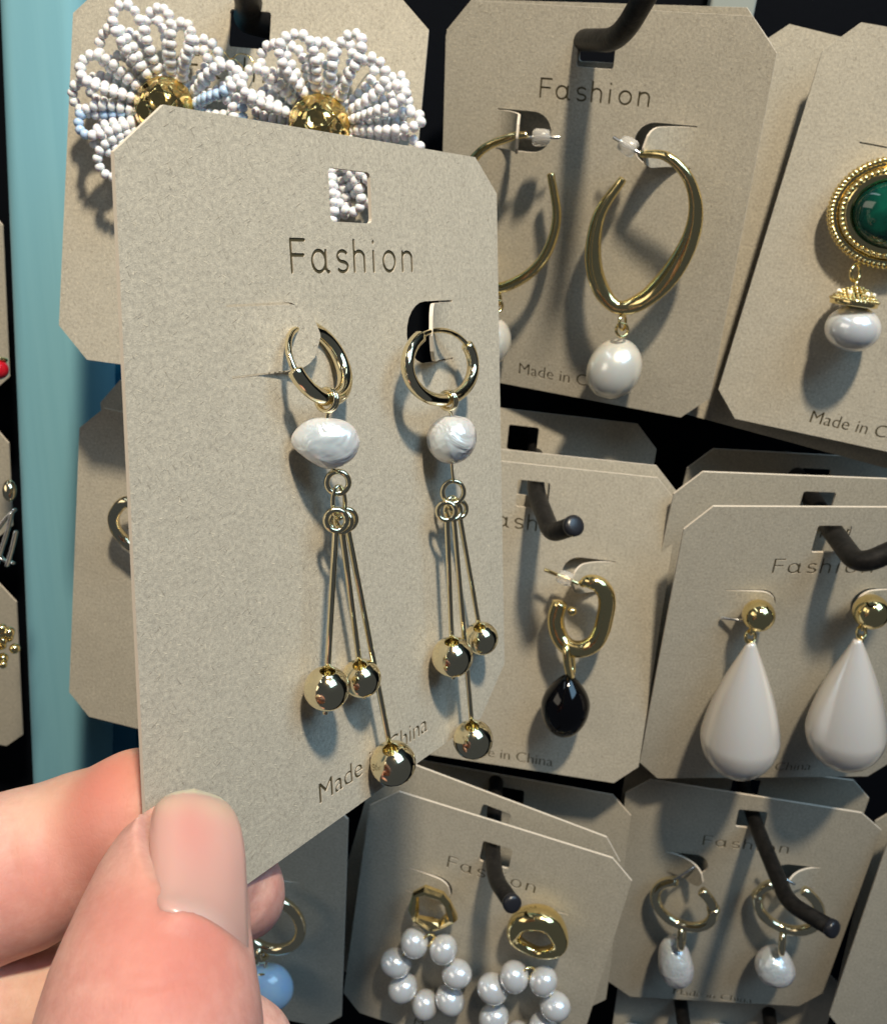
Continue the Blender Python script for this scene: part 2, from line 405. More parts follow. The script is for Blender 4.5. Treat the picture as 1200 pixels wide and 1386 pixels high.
def flap_mesh(s, vmid, bend, curl=1.0, L=14.3, hw=4.66):
    """the tongue of a D cut, hinged at +-25.2 and bent out of the card by bend degrees along its length"""
    T, n, k = .6, 14, 8; V = []; x = z = 0.0
    st = [L*i/n for i in range(n+1)]; path = []
    for i, q in enumerate(st):
        if i:
            a = math.radians(bend)*min(1, ((q/L)/.75))**curl; x += L/n*math.cos(a); z += L/n*math.sin(a)
        path.append((x, z, math.radians(bend)*min(1, (q/L)/.75)**curl))
    for (x_, z_, a), q in zip(path, st):
        half = hw if q < L-hw else math.sqrt(max(0, hw*hw-(q-L+hw)**2))
        half = max(half, .25)
        for side in (0, 1):
            nx_, nz_ = -math.sin(a), math.cos(a)
            for j in range(k+1):
                yy = half*(2*j/k-1); off = -T*side
                V.append((s*(25.2-x_-nx_*off), yy-vmid, z_+nz_*off))
    w_ = 2*(k+1); F = []
    for i in range(n):
        for j in range(k):
            a = i*w_+j; b = (i+1)*w_+j; F.append((a, a+1, b+1, b)); F.append((a+k+1, b+k+1, b+k+2, a+k+2))
        F.append((i*w_, (i+1)*w_, (i+1)*w_+k+1, i*w_+k+1)); F.append((i*w_+k, i*w_+2*k+1, (i+1)*w_+2*k+1, (i+1)*w_+k))
    F.append(tuple([n*w_+j for j in range(k+1)]+[n*w_+k+1+j for j in range(k, -1, -1)]))
    edge = set(i for i, f in enumerate(F) if len(f) > 4 or (i % (2*k+2)) >= 2*k)
    return V, F, edge
def make_card(name, pose, label, corners=None, hole=(4.7, 12.7), text_v=17.2, made_v=94, flaps=((-1, 28.4, 8), (1, 28.4, 8)), text=True, group=None, H=98, hole_x=0, text_x=0):
    c = dict(STD)
    if H != 98:
        for k in c:
            if k[0] == 'b': c[k] = (c[k][0], c[k][1]-98+H)
    if corners: c.update(corners)
    outline = [c[k] for k in ('tl1', 'tr1', 'tr2', 'br1', 'br2', 'bl1', 'bl2', 'tl2')]
    V, Fc, words, d = card_mesh(outline, hole, text_v, made_v, [(f[0], f[1], *(f[3:] or (14.6, 4.9))) for f in flaps], text, hole_x, text_x)
    me = build_mesh_local(name, V, Fc, [M['card'], M['card_edge']], lambda f: 0 if abs(f.normal.z) > .5 else 1)
    o = bpy.data.objects.new(name, me); COL.objects.link(o); o.matrix_world = local_matrix(pose)
    tagit(o, label, 'earring card', group)
    for s_, vm, bend, *dim in flaps:
        L_, hw_ = dim or (14.6, 4.9); FV, FF, edge = flap_mesh(s_, vm, bend, 1.0, L_-.3, hw_-.34)
        fm = bpy.data.meshes.new('flap'); fm.from_pydata([(x*.001, y*.001, z*.001) for x, y, z in FV], [], FF)
        fm.materials.append(M['card']); fm.materials.append(M['card_edge'])
        for i in edge: fm.polygons[i].material_index = 1
        bm = bmesh.new(); bm.from_mesh(fm); bmesh.ops.recalc_face_normals(bm, faces=bm.faces); bm.to_mesh(fm); bm.free()
        fo = bpy.data.objects.new('flap', fm); COL.objects.link(fo); fo.parent = o
    if words:
        n = len(FASHION)
        for grp in (words[:n], words[n:]):
            if not grp: continue
            LV, LF = fill_curve(grp, -d+.012, -d+.03)
            lm = build_mesh_local('lettering', LV, LF, [M['foil']], lambda f: 0)
            lo = bpy.data.objects.new('lettering', lm); COL.objects.link(lo); lo.parent = o
    return o
GC = 'kraft earring cards hanging on the display hooks'
make_card('earring_card', POSE['A'], 'grey kraft card held between thumb and finger, reading Fashion and Made in China', dict(tl1=(-32.2, .2), tl2=(-39.6, 5.9), tr1=(33.2, .2), tr2=(40, 5.7), br1=(41, 95.9), br2=(31.8, 104.1), bl1=(-38, 103.8), bl2=(-46.2, 97.5)),
          hole=(4.8, 12.0), text_v=16.9, text_x=.6, made_v=98.0, flaps=((-1, 27.5, 13, 15.2, 4.7), (1, 28.7, 30, 13.0, 5.0)))
make_card('earring_card', POSE['B'], 'card with two beaded white flower earrings behind the held card', dict(tl1=(-33.1, 1), tr1=(33.3, -.7), tr2=(39.3, 4.5), bl2=(-42.1, 74.8), bl1=(-34.8, 82)), H=82, made_v=78.5, hole=(3.6, 11.0), hole_x=.6, text_v=15.5, flaps=((-1, 28, 5), (1, 28, 5)), group=GC)
make_card('earring_card', POSE['C'], 'card with twisted gold hoops and cream pearls beneath a thick black hook', dict(tl1=(-33.3, -.2), tl2=(-40.2, 7.6)), hole_x=-1.2, text_v=18.1, flaps=((-1, 28.4, 74), (1, 28.4, 62)), made_v=93, group=GC)
make_card('earring_card', POSE['D'], 'card with the green stone earring at the frame edge', flaps=((-1, 29.5, 4), (1, 29.5, 4)), made_v=93.5, group=GC)
make_card('earring_card', POSE['E'], 'card with the black drop earring hanging from a gold link', made_v=94.5, flaps=((-1, 31, 6), (1, 30.6, 50)), group=GC)
make_card('earring_card', POSE['F'], 'card with two long white teardrop earrings', hole=(5.6, 14), text_v=18.6, flaps=((-1, 31, 7), (1, 30.5, 9)), group=GC)
make_card('earring_card', POSE['G'], 'card beside the teal post, mostly covered by the held card', group=GC)
make_card('earring_card', POSE['H'], 'shaded card with the pale blue stone earring behind the thumb', flaps=((-1, 40, 10), (1, 40, 22)), group=GC)
make_card('earring_card', POSE['I'], 'tilted card with gold rings and circles of white pearls', dict(tl1=(-32.3, -.8), tl2=(-40.6, 7.6), tr1=(32.9, .8)), hole=(8.2, 16.2), text_v=20.3, made_v=94, flaps=((-1, 32, 8), (1, 31.5, 8)), group=GC)
make_card('earring_card', POSE['J'], 'card with two gold hoops and small white baroque pearls', dict(tl1=(-33.6, -3.4), tl2=(-40.9, 3.5), tr1=(32.9, 2.2), tr2=(40.3, 8.8), br1=(37.8, 91.2), br2=(30.9, 100.2), bl1=(-29.6, 106.5), bl2=(-39.8, 98)), hole=(5.6, 13.4), text_v=21.2, made_v=101, flaps=((-1, 33, 46), (1, 33, 46)), group=GC)
# cards queued behind on the same hooks and at the frame edges
def back(base, dn, du=0, dv=0, roll=0):
    b = POSE[base]; c_, s_ = math.cos(math.radians(roll)), math.sin(math.radians(roll))
    R = b.R@np.array([[c_, -s_, 0], [s_, c_, 0], [0, 0, 1]]); return Pose(R, b.at(du, dv, -dn))
def backpx(base, px, py, dn, roll=0, hv=8.7):
    """a card queued dn mm behind a front card, its hook hole seen at px, py"""
    b = POSE[base]; q = b.P(px, py, -dn); p = back(base, dn, 0, 0, roll); p.t = q-p.R@np.array([0, hv, 0]); return p
GB = 'spare cards queued behind the front cards'
def spare(pose, label, **kw): make_card('earring_card', pose, label, text=kw.pop('text', False), made_v=None, flaps=(), group=GB, **kw)
spare(back('C', 5, -2.2, -.9, -1.0), 'card edge showing at the top of the twisted hoop card')
spare(back('D', 8, -12.0, 5.5, 3.0), 'tan card tucked behind the green stone card, next to its left edge')
spare(back('D', 12, -14.2, 3.6, 3.5), 'card peeping out highest of the two behind the green stone card')
spare(back('E', 3, -.6, -2.6), 'card directly behind the black drop card, its top edge just showing')
spare(backpx('E', 707, 594, 26, 1), 'dark shaded card above the black drop card with a black hook hole')
spare(backpx('F', 1104, 683, 12, 2), 'sunlit card rising behind the white teardrop card', text=True)
spare(backpx('F', 1100, 650, 42, 3), 'dark shaded card farthest behind the white teardrop card')
spare(backpx('I', 668, 1108, 10, 6), 'card directly behind the pearl circle card, its hook hole showing')
spare(backpx('I', 690, 1080, 34, -7), 'shaded card farthest behind the pearl circle card')
spare(backpx('J', 1008, 1066, 14, 2), 'shaded card behind the baroque pearl hoop card')
spare(place((.40, .15, .1062), (-40, 7), 1207, 1122, 292), 'card at the bottom corner of the frame beside the pearl hoop card')
spare(place((.40, .15, .03), (-40, 7), 1184, 1112, 306), 'dark card between the teardrop card and the corner card')
spare(place((.42, .13, .05), (0, 9), 985, 1318, 352), 'card at the bottom edge below the pearl hoop card', text=True, text_v=17)
spare(place((.36, .11, .05), (-40, 7), 136, 545, 272), 'dark card behind the card next to the teal post')
GL = 'cards in the next column past the teal post'
SD = -(_u+.075*_r); SD /= np.linalg.norm(SD); SR = np.stack([np.cross(SD, _n), SD, _n], 1)
def sliver(py0, dx, label, H=98, w_=262):
    d = CAMP(13+.039*(py0-500)-dx, py0, 1); p = Pose(SR, (0, 0, 0)); p.t = d*(w_/(_n@d))-p.at(40, 7)
    make_card('earring_card', p, label, text=False, made_v=None, flaps=(), group=GL, H=H)
sliver(305, 2, 'card at the left edge above the red bead', 60)
sliver(600, 5, 'card at the left edge behind the silver ribbon earring', 44)
sliver(815, 3, 'tan card at the left edge behind the gold cluster earring', 74, 266)
sliver(1105, 3, 'card at the left edge just above the index finger', 98, 266)

# ------------------------------------------------------------------ display wall, post, strip
def box_at(name, u0, u1, v0, v1, w0, w1, m, label=None, cat=None, kind=None, bevel=0, lean=0):
    """box in wall directions: u right, v up, w into the wall, mm from the camera"""
    up_ = _u+_r*lean
    V = [(_r*u+up_*v_+_n*w_) for u in (u0, u1) for v_ in (v0, v1) for w_ in (w0, w1)]
    mb = MB().add(V, [(0, 1, 3, 2), (4, 6, 7, 5), (0, 4, 5, 1), (2, 3, 7, 6), (0, 2, 6, 4), (1, 5, 7, 3)])
    o = solid(name, mb, m, label, cat, V[0], kind=kind, smooth=False)
    if bevel:
        b = o.modifiers.new('bevel', 'BEVEL'); b.width = bevel*.001; b.segments = 8; b.limit_method = 'ANGLE'
        o.data.shade_smooth()
    return o
WALL_D = 284
def onwall(px, py, w_):
    d = CAMP(px, py, 1); p = d*(w_/(_n@d)); return p@_r, p@_u
box_at('wall', -900, 900, -900, 900, WALL_D, WALL_D+20, M['wall'], kind='structure')
ul, v0_ = onwall(13, 500, 256); ul -= .075*v0_; ur, v0_ = onwall(113, 500, 256); ur -= .075*v0_
box_at('display_post', ul, ur, -800, 800, 256, WALL_D-1, M['teal'], 'tall teal painted post dividing the display columns', 'post', bevel=5, lean=.075)
u2, _ = onwall(100, 500, WALL_D-4); u3, _ = onwall(225, 500, WALL_D-4)
box_at('wall_panel', u2, u3, -800, 800, WALL_D-5, WALL_D-1.5, M['blue_wall'], 'deep blue wall strip beside the teal post', 'panel', lean=.075)
u4, v4 = onwall(958, 12, WALL_D-6); u5, _ = onwall(1020, 12, WALL_D-6)
box_at('upright_strip', u4, u5, v4-60, v4+400, WALL_D-8, WALL_D-2, M['rail'], 'pale grey upright strip above the twisted hoop card', 'strip', bevel=1)

# ------------------------------------------------------------------ hooks
def hook(label, pts, r, flange=None):
    """pts: (px, py, z) along the rod from the wall to its turned-up end"""
    P_ = [CAMP(*p) for p in pts]; th = thing('display_hook', label, 'hook', P_[0], 'black hooks of the display')
    fine = [P_[0]]
    for i in range(1, len(P_)-1):                      # rounded elbows
        a = P_[i-1]-P_[i]; b = P_[i+1]-P_[i]; q = min(np.linalg.norm(a), np.linalg.norm(b))*.33
        A_ = P_[i]+a/np.linalg.norm(a)*q; B_ = P_[i]+b/np.linalg.norm(b)*q
        fine += [(1-t_)**2*A_+2*t_*(1-t_)*P_[i]+t_*t_*B_ for t_ in np.linspace(0, 1, 9)]
    fine.append(P_[-1]); part('rod', tube(MB(), fine, r, 18), M['hook'], th)
    e = fine[-1]-fine[-2]; e /= np.linalg.norm(e)
    part('end_cap', lathe(MB(), P_[-1]-e*.6, e, [(r*1.06, 0), (r*1.1, .3), (r*1.1, 1.4), (r*.98, 1.9), (r*.6, 2.15), (r*.1, 2.2)], 24), M['hook_cap'], th)
    return th
def into_wall(px, py, z):                               # root of a rod on the wall
    p = CAMP(px, py, z); q = p+_n*(WALL_D-p@_n); return FPX*q[0]/q[2]+CX, FPX*q[1]/q[2]+CY, q[2]
hook('thick black hook rising out of frame over the twisted hoop card', [into_wall(765, 54, 230), (783, 54, 224), (838, 55, 203), (905, -62, 178)], 2.5)
hook('black hook in the beaded flower card, cut by the top frame edge', [into_wall(322, 32, 214), (333, 26, 208), (338, 8, 196), (318, -70, 176)], 2.9)
hook('short upturned black hook over the black drop earring', [into_wall(722, 655, 262), (725, 668, 259), (746, 722, 242), (775, 712, 232)], 2.5)
hook('black hook bent sideways over the white teardrop card', [into_wall(1120, 712, 250), (1128, 722, 246), (1161, 766, 233), (1262, 722, 226)], 2.7)
hook('black hook pointing down across the pearl circle card', [into_wall(664, 1130, 290), (666, 1148, 282), (670, 1190, 268), (692, 1222, 254)], 2.4)
hook('long black hook crossing the baroque pearl hoop card', [into_wall(1012, 1085, 312), (1020, 1112, 303), (1066, 1222, 268), (1124, 1256, 256)], 2.4)
hook('black hook low in the frame below the pearl hoop card', [into_wall(924, 1372, 356), (932, 1440, 338), (940, 1520, 318)], 2.6)
hook('second black hook low in the frame, nearest the corner card', [into_wall(1052, 1372, 356), (1048, 1440, 338), (1045, 1520, 318)], 2.6)

# ------------------------------------------------------------------ earring builders
def pxmm(z): return z/FPX
def bead_hole(mb, c, axis, r, seg=32):
    """metal ball with a countersunk hole at the end of axis"""
    pr = [(.02, -r)]+[(r*math.sin(a), -r*math.cos(a)) for a in np.linspace(.12, math.pi-.40, 24)]
    a = math.pi-.40; x, y = r*math.sin(a), -r*math.cos(a)
    pr += [(x*.94, y+.03*r), (x*.86, y-.02*r), (x*.80, y-.2*r), (x*.74, y-.7*r), (.02, y-.75*r)]
    return lathe(mb, c, axis, pr, seg)
def eye_ring(mb, c, r, wire, nrm, n=28):
    a, b = frame_from(np.asarray(nrm, float)); return tube(mb, ring_pts(c, a*r, b*r, n), wire, 10, closed=True)
DOWN = np.array([-.02, .97, .23])
A = POSE['A']; OA = A.out
GE = 'gold and pearl drop earrings on the held card'
def mix_h(p0, p1, n): return [p0+(p1-p0)*i/(n-1) for i in range(n)]

def held_earring(label, clasp_h, hoop, pearl_spec, ring_px, eye_px, rods, hook_t, eyes):
    c, a, b, rt, t0, t1 = hoop
    th = thing('drop_earring', label, 'earring', c-a, GE)
    tt = np.linspace(t0, t1, 60); pts = np.array([c+np.cos(t)*a+np.sin(t)*b for t in tt])
    part('hoop', tube(MB(), pts, np.full(60, rt), 20), M['champagne'], th)
    tt = np.linspace(t1, t0+2*math.pi, 24); pts = np.array([c+np.cos(t)*a+np.sin(t)*b for t in tt])
    part('clasp', tube(MB(), pts, np.linspace(rt*.42, rt*.42, 24), 12), M['champagne'], th)
    # connector ring round the hoop
    q = c+np.cos(hook_t)*a+np.sin(hook_t)*b
    tan = -np.sin(hook_t)*a+np.cos(hook_t)*b; tan /= np.linalg.norm(tan)
    mb = MB(); rad = rt+.42
    for off in (-.28, .32): eye_ring(mb, q+tan*off+DOWN*.25, rad, .30, tan)
    pc, size, warp, roll = pearl_spec
    top = pc-DOWN*size[1]*.94; bot = pc+DOWN*size[1]*.94
    tube(mb, [q+DOWN*rad, (q+DOWN*rad+top)/2+np.array([.1, 0, .1]), top+DOWN*.4], .27, 8)
    part('connector', mb, M['champagne'], th)
    # pearl, flattened across the card
    f = A.R[:, 0]; vw = pc/np.linalg.norm(pc)
    axr = np.cross(DOWN, -vw); axr = -axr/np.linalg.norm(axr) if axr[0] < 0 else axr/np.linalg.norm(axr)
    axr = axr if axr[0] > 0 else -axr; axd = np.cross(-vw, axr); axd = axd if axd[1] > 0 else -axd
    cr_, sr_ = math.cos(roll), math.sin(roll); ex = axr*cr_+axd*sr_; ey = -axr*sr_+axd*cr_
    part('pearl', ellipsoid(MB(), pc, ex*size[0], -vw*size[2], ey*size[1], 48, 32, warp), M['pearl_baroque'], th)
    mb = MB(); r_c = A.P(*ring_px[:2], ring_px[3]); rr = ring_px[2]*pxmm(r_c[2])
    tube(mb, [bot-DOWN*.4, (bot+r_c-DOWN*rr)/2, r_c-DOWN*rr], .26, 8)
    eye_ring(mb, r_c, rr, .42, np.array([.25, .1, -1]))
    e_c = A.P(*eye_px[:2], eye_px[2])
    tube(mb, ring_pts((r_c+DOWN*rr+e_c-DOWN*1.0)/2, DOWN*(np.linalg.norm(e_c-r_c)-rr+1.0)*.5, np.array([.8, .1, .75]), 26), .34, 9, closed=True)
    part('jump_ring', mb, M['champagne'], th)
    for (ex_, ey_, eh), (tx, ty), (bx, by, br, bh) in zip(eyes, [r[0] for r in rods], [r[1] for r in rods]):
        e_ = A.P(ex_, ey_, eh); bc = A.P(bx, by, bh); R_ = br*pxmm(bc[2])
        ax = e_-bc; L = np.linalg.norm(ax); ax /= L
        mb = MB(); er = 1.5; eye_ring(mb, e_, er, .44, np.array([.35, .05, -1])+.4*rng.normal(size=3)*np.array([1, .1, .3]))
        tube(mb, [e_-ax*er, bc+ax*(R_*.55)], .46, 10)
        rod_ = part('drop_bar', mb, M['champagne'], th)
        hx_ = ax-.38*bc/np.linalg.norm(bc); mb = MB(); bead_hole(mb, bc, hx_/np.linalg.norm(hx_), R_)
        tube(mb, [bc-ax*R_*.98, bc-ax*(R_+.45)], .42, 10)
        part('bead', mb, M['champagne'], rod_)
def lump(seed, amp, lob=()):
    r_ = np.random.default_rng(seed); K = r_.normal(size=(5, 3))*1.6; ph = r_.uniform(0, 6, 5)
    def f(d):
        s_ = 1+amp*sum(math.sin(K[i]@d+ph[i]) for i in range(5))/2.2
        for (dx, dy, dz, wdt, a) in lob:
            v_ = np.array([dx, dy, dz])/math.sqrt(dx*dx+dy*dy+dz*dz); s_ += a*math.exp(-(1-v_@d)/wdt)
        return s_
    return f
def ringcam(px, py, z, a_px, b_px, az, bz):
    k = z/FPX; return CAMP(px, py, z), np.array([a_px[0]*k, a_px[1]*k, az]), np.array([b_px[0]*k, b_px[1]*k, bz])
c = A.P(430, 491, 2.8); a = A.P(438, 538, 5.3)-c; b = A.P(466, 504, 2.4)-c
held_earring('gold hoop earring with oval lavender-white pearl and three ball drops, nearer the thumb', 0,
    (c, a, b, 1.1, -1.05, 3.25), (A.P(442, 598, 5.2), (4.35, 3.45, 2.3), lump(3, .035, ((-1, 0, .1, .12, .10), (.15, 0, 1, .06, .07), (-.75, 0, .75, .12, -.06))), .08), (457, 653, 15, 4.6), (460, 702, 4.6),
    [((447, 722), (442, 932, 31, 4.6)), ((458, 722), (489, 918, 27, 3.0)), ((474, 722), (532, 1033, 31, 3.9))], .12,
    [(455, 704, 5.2), (461, 706, 4.4), (468, 703, 3.8)])
c = A.P(598, 494, 4.4); a = A.P(601, 541, 5.2)-c; b = A.P(640, 492, 4.2)-c
held_earring('gold hoop earring with rounder cream pearl and three ball drops, away from the thumb', 0,
    (c, a, b, 1.05, -2.5, 2.15), (A.P(611, 595, 5), (4.1, 4.05, 3.7), lump(5, .02, ((.75, 0, -.7, .10, .09), (.25, .2, -1, .03, -.06))), 0), (613, 666, 15, 4.4), (612, 690, 4.2),
    [((607, 705), (612, 889, 28, 4.4)), ((622, 700), (651, 864, 23, 3.2)), ((615, 705), (640, 1001, 27, 4.2))], .12,
    [(604, 692, 4.6), (620, 689, 3.6), (613, 691, 4.1)])

# --- twisted hoops (card C)
Cc = POSE['C']
def stud_post(th, base_px, tip_px, pose, h0, h1, stop=True, r=.42):
    p0, p1 = pose.P(*base_px, h0), pose.P(*tip_px, h1)
    part('post', tube(MB(), [p0, p1], r, 10), M['steel'] if stop != 'gold' else M['gold'], th)
    if stop:
        d = (p1-p0)/np.linalg.norm(p1-p0); L = np.linalg.norm(p1-p0)
        part('stopper', lathe(MB(), p0+d*L*.18, d, [(.5, 0), (1.7, .15), (2.1, .9), (2.0, 3.0), (1.6, 4.2), (.5, 4.5)], 20), M['clear'], th)
def twisted_hoop(label, spec, pearl_c, psize, link, post):
    pts = resample([Cc.P(x, y, h) for x, y, h, r, f in spec], 72); rr = resample([[r, f, 0] for x, y, h, r, f in spec], 72)
    th = thing('hoop_earring', label, 'earring', pts[0], 'twisted gold hoops with cream pearls')
    part('hoop', tube(MB(), pts, rr[:, 0], 20, flat=np.clip(rr[:, 1]*1.25, .55, 1), twist=np.interp(np.arange(72), [0, 14, 26, 38, 48, 72], [1.0, 1.5, 2.2, 2.8, 2.4, 2.2])), M['gold'], th)
    stud_post(th, *post)
    mb = MB(); l = Cc.P(*link); eye_ring(mb, l, 2.0, .42, (.9, .1, -.6)); eye_ring(mb, l+DOWN*2.0, 1.7, .4, (.3, .1, -1)); part('link', mb, M['gold'], th)
    pc = Cc.P(*pearl_c); vw = pc/np.linalg.norm(pc)
    part('pearl', ellipsoid(MB(), pc, np.array([psize[0], 0, 0]), np.array([0, 0, psize[0]*.9]), np.array([-.12*psize[1], psize[1], .2]), 40, 26, lump(11, .02, ((0, 0, -1, .3, .05),))), M['pearl'], th)
twisted_hoop('twisted gold hoop with egg-shaped cream pearl, in full view on its card',
    [(868, 208, 8, .8, .9), (902, 212, 9.5, 1.1, .9), (930, 240, 9, 1.3, .85), (941, 280, 8, 1.7, .7), (933, 325, 7, 2.2, .5), (906, 372, 6.5, 2.7, .42), (870, 406, 7, 2.4, .5), (836, 416, 8, 1.8, .7), (812, 390, 8, 2.2, .6), (802, 345, 7, 2.1, .6), (811, 290, 6, 1.6, .7), (842, 243, 5, 1.05, .95)],
    (831, 500, 8), (7.4, 8.0), (842, 436, 8), ((866, 208), (830, 186), Cc, 7.5, 6, True))
twisted_hoop('twisted gold hoop half hidden by the held card edge',
    [(712, 182, 8, .75, .9), (690, 186, 9, 1.0, .9), (650, 205, 9, 1.1, .85), (622, 250, 8, 1.5, .6), (618, 310, 7, 1.9, .5), (632, 370, 7, 1.9, .6), (668, 390, 8, 1.5, .8), (708, 376, 8, 1.6, .7), (738, 345, 7, 1.5, .7), (753, 295, 6, 1.2, .8), (745, 236, 5, 1.0, .95)],
    (658, 464, 8), (7.0, 7.2), (672, 404, 8), ((712, 186), (757, 186), Cc, 7.5, 6, True))

# --- green stone earring (card D)
Dd = POSE['D']
def oval(pose, cx_, cy_, rx, ry, h, n, rot=0):
    c0 = pose.inv(cx_, cy_, h); k = pose.P(cx_, cy_, h)[2]/FPX; out = []
    for i in range(n):
        t_ = 2*math.pi*i/n; x, y = rx*k*math.cos(t_), ry*k*math.sin(t_); out.append(pose.at(c0[0]+x*math.cos(rot)-y*math.sin(rot), c0[1]+x*math.sin(rot)+y*math.cos(rot), h))
    return np.array(out), pose.at(c0[0], c0[1], h), k
th = thing('green_stone_earring', 'gold earring with oval dark green stone and capped pearl drop', 'earring', Dd.P(1207, 288, 0))
pts, cc, k = oval(Dd, 1209, 289, 77, 64, 3, 64)
part('setting', tube(MB(), pts, 1.7, 14, closed=True, flat=.8), M['gold'], th)
pts, cc, k = oval(Dd, 1209, 289, 61, 49, 4.6, 64); part('bezel', tube(MB(), pts, 1.3, 12, closed=True), M['gold'], th)
pts, cc, k = oval(Dd, 1209, 289, 69, 57, 5.0, 64); part('inner_rim', tube(MB(), pts, .5, 10, closed=True), M['gold'], th)
mb = MB(); pts, cc, k = oval(Dd, 1209, 289, 82, 68.5, 4.0, 78)
for i, p in enumerate(pts):
    tg_ = pts[(i+1) % 78]-pts[i-1]; tg_ /= np.linalg.norm(tg_); e2 = np.cross(tg_, Dd.out)
    ellipsoid(mb, p, (tg_*.72+e2*.30), e2*.95, Dd.out*.95, 10, 6)
part('rope_border', mb, M['gold'], th)
mb = MB(); pts, cc, k = oval(Dd, 1209, 289, 68, 55.5, 5.2, 52)
for p in pts[::1]: ellipsoid(mb, p, Dd.R[:, 0]*.75, Dd.R[:, 1]*.75, Dd.out*.9, 8, 6)
part('bead_border', mb, M['gold'], th)
pts, cc, k = oval(Dd, 1211, 291, 56, 44, 4.8, 8)
part('stone', ellipsoid(MB(), cc, Dd.R[:, 0]*56*k, Dd.R[:, 1]*44*k, Dd.out*5.0, 40, 24), M['emerald'], th)
mb = MB(); eye_ring(mb, Dd.P(1157, 369, 5), 2.0, .5, (.6, .2, -.8)); eye_ring(mb, Dd.P(1158, 386, 6), 1.3, .4, (.9, .1, -.4)); part('link', mb, M['gold'], th)
cp = Dd.P(1155, 409, 7); k = cp[2]/FPX; axu = -np.array([-.13, .95, .28])
cap = part('cap', lathe(MB(), cp, axu, [(5.0, -1.0), (5.7, -.8), (5.75, .3), (5.2, .9), (4.2, 1.9), (2.6, 3.1), (1.2, 3.8), (.3, 4.1)], 36), M['gold'], th)
mb = MB(); a_, b_ = frame_from(axu/np.linalg.norm(axu))
for r0, h0, n0, g0 in ((5.6, .5, 34, .46), (5.0, 1.2, 28, .42), (4.3, 1.9, 24, .40), (3.5, 2.6, 18, .38), (2.5, 3.2, 13, .36), (1.4, 3.7, 8, .34)):
    for i in range(n0):
        t_ = 2*math.pi*(i+.5*(n0 % 4))/n0; ellipsoid(mb, cp+(a_*math.cos(t_)+b_*math.sin(t_))*r0+axu*h0, a_*g0, b_*g0, axu*g0, 6, 5)
part('cap_grains', mb, M['gold'], cap)
for i in range(6):
    t_ = 2*math.pi*(i+.3)/6; ellipsoid(MB(), cp, a_, b_, axu)
    part('crystal', ellipsoid(MB(), cp+(a_*math.cos(t_)+b_*math.sin(t_))*4.1+axu*2.2, a_*.6, b_*.6, axu*.6, 8, 6), M['crystal'], cap, smooth=False)
pc = Dd.P(1153, 445, 7); k = pc[2]/FPX
part('pearl', ellipsoid(MB(), pc, a_*36*k, b_*36*k, -axu*31*k, 40, 26), M['pearl_white'], th)

# --- black drop (card E)
Ee = POSE['E']
th = thing('black_drop_earring', 'gold link earring with a glossy black egg-shaped drop', 'earring', Ee.P(793, 786, 8))
spec = [(786, 790, 8.5, 1.0), (796, 787, 9, 1.9), (810, 791, 9, 2.3), (819, 803, 9, 2.45), (821, 818, 9, 2.45), (818, 836, 9, 2.45), (813, 855, 9, 2.45), (804, 870, 9, 2.45), (789, 878, 9, 2.45), (772, 877, 9, 2.45), (760, 867, 8, 2.45), (753, 850, 7, 2.45), (752, 834, 6.5, 2.4), (757, 817, 6, 2.3)]
pts = resample([Ee.P(*s_[:3]) for s_ in spec], 60); rr = resample([[s_[3], 0, 0] for s_ in spec], 60)[:, 0]
part('hoop', tube(MB(), pts, rr, 20), M['gold'], th)
p0 = Ee.P(762, 819, 7); part('ball_tip', ellipsoid(MB(), Ee.P(774, 827, 8), np.array([1.3, 0, 0]), np.array([0, 0, 1.3]), np.array([0, 1.3, 0]), 20, 14), M['gold'], th)
stud_post(th, (782, 790), (737, 771), Ee, 8.5, 7, 'gold', .55)
mb = MB(); q = Ee.P(770, 893, 9); tube(mb, ring_pts(q, np.array([.6, 4.6, 1.0]), np.array([1.0, .2, 2.8]), 34), 1.1, 14, closed=True, flat=1.35); part('bail', mb, M['gold'], th)
pc = Ee.P(765, 954, 9); k = pc[2]/FPX
part('drop', ellipsoid(MB(), pc, np.array([33*k, 0, 0]), np.array([0, -2, 30*k]), np.array([-.3, 45*k, 3]), 44, 30, lambda d: 1-.30*max(0, -d[2])**1.4*(max(0, 1-d[2]**2))**.5), M['black_bead'], th)

